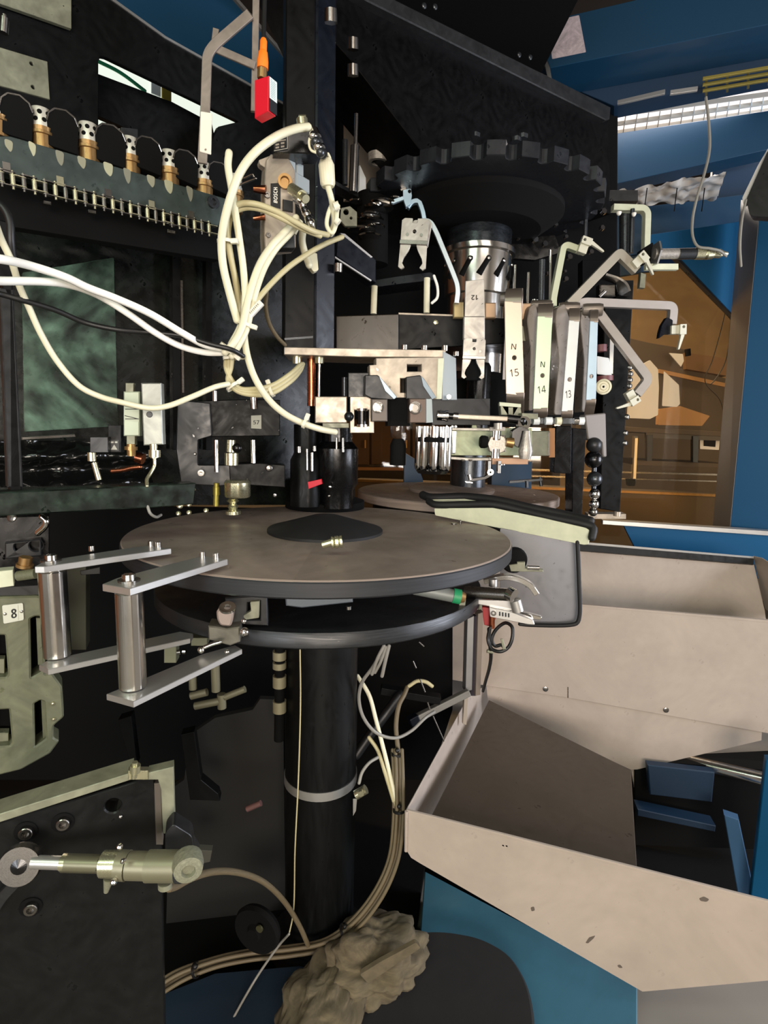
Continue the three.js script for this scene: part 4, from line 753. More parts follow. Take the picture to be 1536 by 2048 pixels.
// cluster of polished tubes and the small glass tube
{
  const t = thing('tube_cluster', 'cluster of shiny glass tubes hanging under the right dark jaw', 'tubes');
  const cx = at(866, 900, 1.42), n = 9;
  for (let i = 0; i < n; i++) { const a = (i / n) * Math.PI * 2 + 0.2, x = cx.x + Math.cos(a) * 0.036, z = cx.z + Math.sin(a) * 0.03; const y1 = at(828, 852, 1.4).y, y0 = at(866, 940, 1.4).y; t.part('tube', turned(v3(x, y0, z), UP, [0.004, -0.004, 0.009, 0.002, 0.0105, 0.01, 0.0105, y1 - y0, 0, y1 - y0], 18), M.chrome); }
  t.part('collar', turned(v3(cx.x, at(0, 852, 1.4).y, cx.z), UP, [0, -0.012, 0.042, -0.012, 0.042, 0.0, 0, 0.0], 32), M.blackDeep);
  t.part('base_ring', turned(v3(cx.x, at(866, 948, 1.4).y, cx.z), UP, [0, 0, 0.036, 0, 0.042, 0.008, 0, 0.01], 32), M.blackGloss);
  const s = thing('glass_cup', 'small clear glass cup under the gap between the dark jaws', 'glass cup');
  s.part('glass', turned(at(795, 876, 1.42), UP, [0.016, 0, 0.018, 0.004, 0.018, 0.032, 0.014, 0.036, 0.014, 0.05, 0.012, 0.05, 0.012, 0.036, 0.016, 0.03, 0.016, 0.004, 0.014, 0], 28), M.glass);
  s.part('seat', turned(at(795, 930, 1.42), UP, [0, 0, 0.02, 0, 0.02, 0.05, 0.014, 0.066, 0, 0.066], 24), M.blackDeep);
  single('blue_housing', 'dark blue machine housing seen low between glass tubes and table', 'machine cover', plate(wall(850, 930, 2.45, 0), [808, 905, 832, 920, 846, 960, 846, 1455, 806, 1455], 0.1), M.blueDark);
  single('blue_housing', 'dark blue square housing behind the linkage, over the rear disc', 'machine cover', plate(wall(1020, 945, 2.42, 0), [984, 922, 1064, 924, 1050, 1455, 972, 1455], 0.1), M.blueDark);
}
// linkage under the gripper turret
{
  const P = wall(940, 870, 1.5, 4);
  const t = thing('linkage_bracket', 'bright U shaped linkage bracket in front of the pale green plate', 'linkage');
  t.part('bracket', bent(shift(P, 0.03), [898, 822, 872, 822, 867, 830, 866, 880, 870, 904, 888, 915, 940, 919, 1009, 918], 0.0068, 0.03, 0.012), M.aluMatte);
  t.part('arm', plate(shift(P, 0.03), [870, 855, 1010, 857, 1010, 862, 870, 860], 0.03), M.aluMatte);
  t.part('arm_tab', rect(shift(P, 0.034), 980, 854, 1010, 862, 0.034), M.aluMatte);
  t.part('lower_tab', rect(shift(P, 0.034), 978, 915, 1008, 921, 0.034), M.aluMatte);
  t.part('bolt', [[893, 853], [904, 853], [911, 853]].map(([x, y]) => hexNut(at(x, y + 2, 1.46), UP, 0.005, 0.005)), M.steel);
  t.part('bottom_bolt', [[926, 919], [941, 919]].map(([x, y]) => domeScrew(at(x, y, 1.46), v3(0, -1, 0), 0.005, 0.005)), M.steel);
  const q = thing('tie_rod', 'beige tie rod with silver nuts and a black rod end', 'tie rod');
  q.part('rod', barBetween(at(914, 833, 1.44), at(1017, 838, 1.44), 0.013, 0.013, v3(0, 0, 1), 0.003), M.plateBeige);
  q.part('nut', [prod([874, 831, 1.44], [890, 832, 1.44], 0.014, 0.014, 6), prod([890, 832, 1.44], [896, 832, 1.44], 0.016, 0.016, 6)], M.chrome);
  q.part('spacer', prod([896, 832, 1.44], [907, 833, 1.44], 0.008), M.blackGloss);
  q.part('nut', [prod([906, 832, 1.44], [916, 833, 1.44], 0.0105, 0.0105, 6)], M.steel);
  q.part('rod_end', [prod([1014, 837, 1.44], [1040, 840, 1.44], 0.011), new THREE.SphereGeometry(0.012, 16, 12).translate(...at(1043, 842, 1.44).toArray())], M.blackGloss);
  q.part('eye', turned(at(1046, 846, 1.44), v3(0.2, 0, 1).normalize(), [0.008, -0.006, 0.017, -0.006, 0.017, 0.008, 0.008, 0.008, 0.008, -0.006], 28), M.steel);
  const g = thing('backing_plate', 'pale green metal plate behind the linkage with reflections painted at its left end', 'plate');
  g.part('plate', plate(P, [866, 856, 1064, 856, 1064, 911, 866, 911], 0.03, { bevel: 0.001 }), std(0xa5ad8c, 0.45, 0.25, { map: g4 }));
  g.part('dark_reflection', plate(shift(P, 0.003), [868, 862, 910, 862, 910, 908, 868, 908], 0.01), M.gunmetal);  // dark band of a cylindrical reflection, painted as a thin plate
  g.part('bright_reflection', plate(shift(P, 0.005), [904, 862, 913, 862, 911, 906, 905, 906], 0.006), M.steel);  // bright band of the same painted reflection
  g.part('print', plate(shift(P, 0.005), [886, 861, 900, 861, 900, 869, 886, 869], 0.003), std(0xa8d0e6, 0.5));
  g.part('tab', plate(shift(P, -0.002), [946, 842, 950, 842, 955, 858, 943, 858], 0.01), std(0xa5ad8c, 0.45, 0.25));
  g.part('right_block', rect(shift(P, -0.004), 1056, 862, 1100, 912, 0.05, { bevel: 0.002 }), std(0x787a68, 0.45, 0.35, { map: g4 }));
  g.part('right_edge', rect(shift(P, -0.002), 1096, 864, 1100, 911, 0.03), M.steel);
  g.part('brown_side', rect(shift(P, -0.03), 1098, 856, 1110, 915, 0.03), std(0x8a5f38, 0.5, 0.3));
  g.part('top_bar', plate(shift(P, 0.0), [1044, 826, 1076, 828, 1076, 838, 1044, 838], 0.03), M.castGrey);
  const k = thing('pivot_pin', 'shiny pivot pin with an octagonal head in the middle of the linkage', 'pivot');
  const z = 1.43;
  k.part('cap', prod([996, 846, z], [996, 858, z], 0.0105), M.aluMatte);
  k.part('upper_shaft', prod([993, 862, z], [992, 880, z], 0.0115), M.chrome);
  k.part('head', turned(at(991, 888, z + 0.02), v3(0, 0, 1), [0, 0, 0.026, 0, 0.026, 0.02, 0.024, 0.026, 0, 0.026], 8), M.aluMatte);
  k.part('cheek', rect(wall(1003, 885, z, 0), 996, 870, 1012, 904, 0.025, { bevel: 0.004 }), M.aluMatte);
  k.part('lower_shaft', prod([991, 898, z], [990, 916, z], 0.0115), M.chrome);
  k.part('knob', turned(at(975, 884, z), v3(-1, 0, 0), [0, 0, 0.014, 0, 0.016, 0.006, 0.016, 0.016, 0.012, 0.02, 0, 0.02], 20), M.blackDeep);
  k.part('lower_stub', [prod([978, 922, z], [977, 950, z], 0.006), prod([998, 922, z], [997, 946, z], 0.006), prod([1003, 928, z], [1003, 930, z], 0.01)], M.steelDark);
  k.part('roller', turned(at(980, 944, z), v3(0, 0, 1), [0.002, 0, 0.008, 0, 0.008, 0.008, 0.003, 0.008], 18), M.chrome);
  const h = thing('cam_follower', 'dark curved follower arm with a brass bush at the right of the linkage', 'cam');
  h.part('arm', plate(wall(1040, 880, 1.42, 0), [1024, 862, 1040, 852, 1058, 858, 1058, 890, 1046, 898, 1030, 892, 1024, 878], 0.03, { r: 0.006 }), M.blackGloss);
  h.part('bush', prod([1012, 884, 1.42], [1026, 886, 1.42], 0.011, 0.013), M.brass);
  h.part('cone', turned(at(1050, 918, 1.41), UP, [0, 0, 0.014, 0, 0.018, 0.02, 0.012, 0.045, 0.008, 0.07, 0, 0.07], 24), M.aluMatte);
  h.part('lower_plate', rect(wall(1020, 922, 1.46, 0), 984, 916, 1056, 929, 0.04, { bevel: 0.001 }), std(0x9a7a62, 0.45, 0.4));
  const lv = thing('finger_lever', 'small black lever with a silver tip resting above the rear disc', 'lever');
  lv.part('lever', bent(wall(955, 958, 1.5, 0), [938, 950, 944, 960, 970, 956, 984, 948], 0.008, 0.012, 0.004), M.blackGloss);
  lv.part('tip', plate(wall(940, 960, 1.49, 0), [929, 962, 946, 964, 946, 967, 932, 966], 0.006), M.steel);
  lv.part('tooth', prod([938, 949, 1.49], [940, 960, 1.49], 0.004), M.chrome);
  const gb = thing('stop_bar', 'thin dark stop bar with a post at the right edge of the rear disc', 'bar');
  gb.part('bar', barBetween(at(1018, 964, 1.75), at(1084, 959, 1.75), 0.012, 0.008, v3(0, 0, 1)), M.gunmetal);
  gb.part('pin', [prod([1054, 962, 1.74], [1054, 975, 1.74], 0.006), prod([1080, 954, 1.75], [1082, 972, 1.75], 0.005)], M.gunmetal);
}
// turret table and guard blocks in the middle
{
  const t = thing('turret_table', 'black turret table with a pale top edge around the shaft', 'turret');
  const P = wall(900, 655, 1.72, 0);
  t.part('ring', plate(P, [797, 628, 915, 631, 1062, 640, 1056, 684, 960, 690, 797, 700], 0.3, { bevel: 0.002 }), M.black);
  t.part('top_edge', plate(shift(P, 0.002), [797, 625, 915, 629, 915, 633, 797, 629], 0.3, { bevel: 0.0008 }), M.plateBeige);
  t.part('left_block', plate(shift(P, 0.16), [672, 632, 797, 628, 797, 701, 672, 700], 0.14, { bevel: 0.002 }), std(0x3c352c, 0.42, 0.2, { map: rep(texFaint, 4), roughnessMap: r5 }));
  t.part('right_block', plate(shift(P, 0.03), [1044, 652, 1058, 650, 1056, 682, 1042, 682], 0.05), M.castGrey);
  t.part('screw', domeScrew(hit(P, 871, 645), P.n, 0.008, 0.006), M.zinc);
  t.part('yellow_stop', rect(shift(P, 0.05), 908, 604, 927, 634, 0.03, { bevel: 0.002 }), std(0xcab27a, 0.5));
  t.part('stop_block', [rect(shift(P, 0.03), 970, 605, 992, 636, 0.04, { bevel: 0.003 }), rect(shift(P, 0.03), 1043, 606, 1062, 640, 0.04, { bevel: 0.003 })], std(0xb89a7c, 0.5, 0.4));
  t.part('lower_drum', turned(v3(0.3, 1.42, -1.95), UP, [0, 0, 0.2, 0, 0.2, 0.14, 0, 0.14], 40), M.blackDeep);
  const cyl = thing('black_cylinder', 'black vertical cylinder under the numbered gripper arm', 'cylinder');
  cyl.part('barrel', turned(at(950, 892, 1.68), UP, [0, 0, 0.036, 0, 0.036, 0.23, 0.03, 0.24, 0, 0.24], 32), M.blackGloss);
  cyl.part('mount', barBetween(at(950, 880, 1.53), at(951, 880, 1.66), 0.03, 0.03, UP), M.black);
  const rods = thing('spring_rods', 'thin upright rods and springs behind the numbered bars', 'guide rod');
  for (const [x, y0, y1, r] of [[1057, 545, 610, 0.005], [1084, 520, 615, 0.011], [1030, 530, 600, 0.005], [1101, 500, 600, 0.005], [1070, 600, 612, 0.012]]) rods.part('rod', prod([x, y0, 1.95], [x - 2, y1, 1.95], r), x === 1084 ? M.gunmetal : M.chrome);
  for (const [x, y, s] of [[1035, 478, 4], [1068, 481, 7], [1088, 490, 6], [1137, 516, 6], [1128, 545, 3], [1094, 549, 4], [1130, 560, 5], [1202, 458, 5], [1150, 430, 5], [1110, 452, 4], [1150, 503, 5], [1205, 425, 6], [1180, 506, 5], [1193, 398, 5], [1130, 476, 4]])
    rods.part('bolt', hexNut(at(x, y, 2.05), v3(0.2, 0.2, 1).normalize(), s * 0.0018, 0.012), M.chrome);
  rods.part('long_rod', [prod([1172, 420, 2.05], [1170, 475, 2.05], 0.007), prod([1265, 418, 2.15], [1262, 506, 2.15], 0.008), prod([1250, 425, 2.2], [1250, 520, 2.2], 0.02)], M.gunmetal);
  rods.part('carrier', rect(wall(1180, 540, 2.1, 0), 1165, 520, 1240, 600, 0.05), M.blackDeep);
  rods.part('sheet', plate(wall(1060, 470, 2.1, 0), [1000, 480, 1110, 470, 1122, 505, 1070, 520, 1000, 515], 0.02), M.blackGloss);
}
// stack of bright cam fins left of the turret
{
  const t = thing('fin_stack', 'stack of dark fins with bright edges left of the toothed turret', 'fins');
  for (const [x, y, w] of [[712, 404, 12], [766, 407, 22], [757, 418, 26], [742, 432, 18], [738, 441, 26], [724, 463, 26], [740, 474, 20], [752, 455, 16], [790, 398, 10]]) t.part('fin', turned(at(x, y, 1.85), UP, [0, 0, w * 0.0016, 0, w * 0.0018, 0.003, w * 0.0016, 0.006, 0, 0.006], 20), M.chrome);
  t.part('core', prod([745, 390, 1.92], [745, 530, 1.92], 0.05), M.blackDeep);
}
// ---------------------------------------------------------------- gripper arms
// a gripper head: a small plate with a hole and a two-jaw fork; axes in the plane P, s metres per unit
function gripper(t, P, x, y, ang, s, { slim = false, mat = M.aluMatte } = {}) {
  const c = loc(P, x, y), put = (g) => toWorld(g.rotateZ(ang).translate(c.x, c.y, 0.001), P);
  const ext = (pts, d, z, hole) => { const sh = roundShape(pts.map(([a, b]) => v2(a * s, b * s)), 0.002); if (hole) { const h = new THREE.Path(); h.absarc(hole[0] * s, hole[1] * s, hole[2] * s, 0, 7, true); sh.holes.push(h); } return new THREE.ExtrudeGeometry(sh, { depth: d, bevelEnabled: true, bevelSize: 0.0006, bevelOffset: -0.0006, bevelThickness: 0.0006, bevelSegments: 1 }).translate(0, 0, z); };
  if (slim) { // seen edge on: block, clip plate, long pointed jaw
    t.part('head', put(ext([[-8, -12], [8, -12], [8, 5], [-8, 5]], 0.02, -0.012)), mat);
    t.part('clip', put(ext([[-9, 2], [10, 2], [10, 15], [-9, 15]], 0.012, 0.004, [-4, 9, 2.6])), mat);
    t.part('jaw', put(ext([[8, 6], [24, 3], [36, 0.5], [38, 2], [36, 4], [10, 13]], 0.008, 0.004)), mat);
  } else {
    t.part('head', put(ext([[-25, 0], [-25, 38], [-20, 42], [-5, 42], [-5, 34], [4, 34], [4, 42], [21, 42], [25, 38], [25, 0]], 0.012, 0, [0, 19, 4])), mat);
    t.part('lip', put(ext([[-26, -4], [-26, 3], [26, 3], [26, -4]], 0.018, -0.002)), M.steelDark);
    for (const k of [-1, 1]) t.part('jaw', put(ext([[k * 5, -4], [k * 25, -4], [k * 26, -44], [k * 20, -48], [k * 14, -44], [k * 19, -36], [k * 17, -28], [k * 8, -13]].slice(0).sort(() => 0), 0.008, 0.002)), mat);
    for (const k of [-1, 1]) t.part('rivet', put(new THREE.CylinderGeometry(3 * s, 3 * s, 0.003, 14).rotateX(Math.PI / 2).translate(k * 13 * s, 13 * s, 0.0135)), M.steelDark);
  }
}
{
  // arm with the front-facing gripper
  const P = wall(830, 480, 1.62, -6);
  const t = thing('gripper', 'gripper arm with a front facing fork head left of the polished shaft', 'gripper arm');
  t.part('arm', bent(shift(P, -0.01), [832, 452, 840, 441, 860, 441, 872, 462, 906, 545, 917, 574, 913, 606], 0.0125, 0.022, 0.02), std(0xb3bcc2, 0.4, 0.7, { roughnessMap: b8 }));
  t.part('bend', plate(shift(P, 0.004), [822, 450, 828, 440, 858, 438, 864, 446, 856, 492, 848, 500], 0.012, { r: 0.004 }), M.aluMatte);
  gripper(t, shift(P, 0.012), 828, 488, -0.05, 0.00145);
  t.part('spring', ptube([868, 552, 1.63, 875, 575, 1.63, 874, 596, 1.63, 864, 606, 1.63], 0.004), M.tubeWhite);
  const Q = wall(818, 395, 1.85, 0);
  const b = thing('gripper', 'bluish gripper arm behind with its jaw pointing left', 'gripper arm');
  b.part('arm', bent(Q, [815, 414, 824, 402, 838, 400, 846, 422, 850, 446], 0.013, 0.02, 0.012), std(0xa9c2d0, 0.4, 0.7));
  b.part('head', plate(shift(Q, 0.012), [806, 380, 822, 376, 824, 392, 820, 408, 812, 414, 806, 396], 0.02, { r: 0.002 }), std(0xa9c2d0, 0.4, 0.6));
  b.part('screw', turned(hit(shift(Q, 0.012), 819, 383), Q.n, [0, 0, 0.005, 0, 0.005, 0.002, 0, 0.002], 14), M.blackDeep);
  b.part('jaw', plate(shift(Q, 0.012), [806, 392, 808, 399, 786, 407, 782, 405, 788, 398], 0.012), std(0xbad2de, 0.4, 0.6));
  b.part('jaw', plate(shift(Q, 0.006), [778, 401, 780, 408, 756, 416, 752, 412], 0.012), M.steel);
  b.part('clip', plate(shift(Q, 0.016), [800, 378, 811, 374, 813, 378, 802, 382], 0.006), M.steel);
}
{
  // arm "21" seen from the front
  const P = wall(950, 640, 1.56, 0);
  const t = thing('gripper', 'gripper arm stamped 21 hanging in front of the shaft', 'gripper arm');
  t.part('upper_strap', plate(shift(P, -0.012), [931, 562, 968, 558, 970, 636, 929, 636], 0.008, { bevel: 0.001 }), M.aluMatte);
  t.part('knee', plate(P, [927, 632, 970, 632, 970, 680, 926, 680], 0.014, { bevel: 0.003, r: 0.004 }), M.aluMatte);
  t.part('stamp', printQuad(shift(P, -0.0115), 934, 575, 966, 575, 966, 625, 933, 625), inkMat(128, 200, (x) => { x.translate(64, 78); x.rotate(Math.PI); x.font = 'bold 54px sans-serif'; x.fillText('12', 0, 0); }));
  gripper(t, shift(P, 0.006), 946, 716, 0, 0.00118);
  t.part('backing', rect(shift(P, -0.02), 932, 700, 962, 760, 0.02), M.blackDeep);
}
// numbered hairpin bars: front leg, rounded top, short rear leg, and a curled foot
function hairpin(label, d, tl, tr, br, bl, num, letter, holeY, matF, inkNum) {
  const t = thing('numbered_bar', label, 'gripper bar', undefined);
  const c0 = at((tl[0] + tr[0]) / 2, tl[1], d), c1 = at((bl[0] + br[0]) / 2, bl[1], d), w = at(tr[0], tr[1], d).distanceTo(at(tl[0], tl[1], d)), w1 = at(br[0], br[1], d).distanceTo(at(bl[0], bl[1], d));
  const n0 = v3(-0.28, 0, 1).normalize(), u = v3(n0.z, 0, -n0.x);
  const P = tri([...tl, d], [...tr, d], [(bl[0] + br[0]) / 2, bl[1], d]);
  t.part('front_leg', plate(P, [...tl, ...tr, ...br, ...bl], 0.006, { bevel: 0.0012, r: 0.002, round: [[tl[0] * (1 - holeY) + bl[0] * holeY + (tr[0] - tl[0]) * 0.52, tl[1] * (1 - holeY) + bl[1] * holeY, 0.006]] }), matF);
  // rounded top and rear leg: profile in the (n, up) plane extruded over the width
  const Rr = 0.038, prof = [v2(-0.003, -0.004)]; for (let i = 0; i <= 12; i++) { const a = i / 12 * Math.PI; prof.push(v2(-0.003 - Rr * 0.9 + Math.cos(a) * Rr * 0.9, Math.sin(a) * Rr)); } prof.push(v2(-0.003 - Rr * 1.8, -0.09), v2(-Rr * 2.1, -0.2));
  const g = bentLocal(prof, 0.006, w * 0.98, 0.004); g.translate(0, 0, w * 0.49);
  t.part('top_bend', g.applyMatrix4(new THREE.Matrix4().makeBasis(n0, UP, n0.clone().cross(UP)).setPosition(c0)), M.bendSteel);
  const ft = [v2(-0.003, 0.004), v2(-0.006, -0.012), v2(-0.03, -0.03), v2(-0.05, -0.05)];
  const f = bentLocal(ft, 0.006, w1 * 0.95, 0.012); f.translate(0, 0, w1 * 0.475);
  t.part('foot_bend', f.applyMatrix4(new THREE.Matrix4().makeBasis(n0, UP, n0.clone().cross(UP)).setPosition(c1)), M.bendSteel);
  const mark = (text, fy, size, rot = 0) => {
    const cx = tl[0] + (bl[0] - tl[0]) * fy + (tr[0] - tl[0]) * 0.5, cy = tl[1] + (bl[1] - tl[1]) * fy, hw = (tr[0] - tl[0]) * 0.4, hh = size;
    return printQuad(P, cx - hw, cy - hh, cx + hw, cy - hh, cx + hw, cy + hh, cx - hw, cy + hh);
  };
  const pm = (text, rot) => inkMat(96, 96, (x) => { x.translate(48, 50); x.rotate(rot); x.font = '64px sans-serif'; x.fillText(text, 0, 0, 88); });
  if (letter) t.part('letter', mark(letter, holeY - 0.12, 12), pm(letter, 0.08));
  if (num) t.part('number', mark(num, holeY + inkNum, 15), pm(num, -0.12));
  return t;
}
{
  const beige = std(0xc9b9a6, 0.42, 0.5, { roughnessMap: b8 }), green = std(0xbfd2b2, 0.42, 0.45, { roughnessMap: b8 }), pale = std(0xcfd3d0, 0.42, 0.5, { roughnessMap: b8 }), bl = std(0xb9cfdc, 0.42, 0.5, { roughnessMap: b8 });
  hairpin('numbered bar marked N 15, widest and nearest of the upright bars', 1.58, [1009, 602], [1043, 604], [1049, 792], [1012, 788], '15', 'N', 0.61, beige, 0.16);
  hairpin('pale green bar marked N 14, second of the upright bars', 1.64, [1075, 632], [1105, 633], [1096, 818], [1066, 818], '14', 'N', 0.64, green, 0.15);
  hairpin('silver white bar marked 13, third of the upright bars', 1.7, [1138, 640], [1159, 642], [1146, 823], [1123, 823], '13', '', 0.65, pale, 0.16);
  hairpin('narrow bluish bar, last and unmarked of the upright bars', 1.78, [1180, 642], [1196, 643], [1192, 800], [1172, 800], '', '', 0.7, bl, 0.16);
  // dark side flanks of the bars as curled straps behind
  const sk = thing('bar_holder', 'dark curved steel holders between the numbered upright bars', 'holder');
  for (const [pl, d] of [[[1054, 640, 1060, 612, 1072, 606, 1078, 640, 1068, 820, 1058, 822, 1062, 700], 1.68], [[1110, 640, 1114, 615, 1130, 606, 1140, 640, 1126, 830, 1108, 830, 1118, 720], 1.74], [[1160, 640, 1166, 618, 1176, 612, 1184, 645, 1178, 820, 1164, 826, 1168, 720], 1.82]]) sk.part('holder', plate(wall(1110, 700, d, 12), pl, 0.05, { r: 0.01, bevel: 0.002 }), std(0x8f867c, 0.4, 0.4, { roughnessMap: r5 }));
  sk.part('top_cap', [[1022, 598, 1.66], [1082, 614, 1.72], [1138, 618, 1.78], [1185, 620, 1.84]].map(([x, y, d]) => turned(at(x, y, d), v3(1, 0, 0.2).normalize(), [0, -0.03, 0.018, -0.03, 0.02, -0.02, 0.02, 0.02, 0.018, 0.03, 0, 0.03], 24)), std(0x6e655c, 0.4, 0.5));
  const nt = thing('nut_row', 'row of bright nuts and blocks below the numbered bars', 'nuts');
  for (const [x, w, m] of [[1072, 12, M.label], [1097, 13, M.label], [1117, 10, M.tubeIvory], [1152, 10, M.steel], [1162, 11, M.label]]) nt.part('nut', prod([x - w / 2, 842, 1.6], [x + w / 2, 842, 1.6], 0.012, 0.012, 6), m);
  nt.part('bar', [rect(wall(1100, 842, 1.61, 0), 1050, 836, 1170, 848, 0.012), rect(wall(1060, 828, 1.62, 0), 1042, 826, 1076, 834, 0.02)], M.gunmetal);
  const fh = thing('small_gripper', 'small pale gripper head with a slot at the foot of the widest bar', 'gripper');
  const Pf = wall(1022, 820, 1.55, 0);
  fh.part('body', plate(Pf, [1000, 806, 1040, 808, 1044, 832, 1002, 830], 0.03, { bevel: 0.0015, holes: [[1018, 816, 1025, 816, 1025, 830, 1018, 830]] }), M.castGrey);
  fh.part('lip', plate(shift(Pf, 0.002), [999, 804, 1042, 808, 1042, 815, 999, 812], 0.012), M.cream);
}
// four edge-on gripper arms fanned out at the right
{
  const arm = (label, d, path, head, ang, w, mat) => { const P = wall(1200, 600, d, 4); const t = thing('gripper', label, 'gripper arm'); t.part('arm', bent(P, path, w, 0.022, 0.02), mat); gripper(t, shift(P, 0.006), head[0], head[1], ang, 0.0017, { slim: true, mat: std(0xc9c7b4, 0.45, 0.4) }); return t; };
  const a1 = std(0xc6ccb0, 0.42, 0.5, { roughnessMap: b8 }), a2 = std(0xb9b3a4, 0.42, 0.6, { roughnessMap: b8 }), a3 = std(0xbdb6b0, 0.42, 0.6, { roughnessMap: b8 }), a4 = std(0xb0a89e, 0.42, 0.6, { roughnessMap: b8 });
  arm('upright pale edge-on gripper arm, topmost of the four fanned arms', 1.84, [1108, 612, 1108, 596, 1128, 493, 1136, 489, 1166, 500], [1166, 494], -0.28, 0.019, a1);
  const b = arm('edge-on gripper arm slanting up right, second of the fanned arms', 1.86, [1140, 608, 1237, 508, 1242, 506, 1276, 540], [1276, 522], -0.78, 0.027, a2);
  b.part('cross_strap', bent(wall(1230, 560, 1.92, 0), [1212, 548, 1238, 556, 1254, 566, 1260, 582], 0.008, 0.05, 0.03), M.steel);
  b.part('cam_cap', plate(wall(1245, 578, 1.95, 0), [1232, 562, 1252, 568, 1260, 582, 1259, 594, 1236, 590], 0.06, { r: 0.008 }), M.blackGloss);
  b.part('spring_box', [rect(wall(1215, 578, 1.96, 0), 1200, 568, 1232, 592, 0.04, { bevel: 0.004 }), prod([1198, 594, 1.9], [1210, 582, 1.9], 0.006)], M.steelDark);
  const c = arm('level edge-on gripper arm pointing right over the amber guard', 1.88, [1150, 613, 1168, 603, 1350, 611, 1346, 648], [1352, 660], -1.5, 0.026, a3);
  c.part('dark_clamp', plate(wall(1330, 660, 1.89, 0), [1334, 634, 1346, 640, 1344, 668, 1330, 668, 1318, 677, 1320, 664, 1324, 650], 0.02, { r: 0.004 }), M.blackNavy);
  arm('edge-on gripper arm slanting down right, lowest of the fanned arms', 1.84, [1168, 628, 1190, 612, 1206, 634, 1300, 758, 1276, 788], [1262, 794], -2.55, 0.028, a4);
}
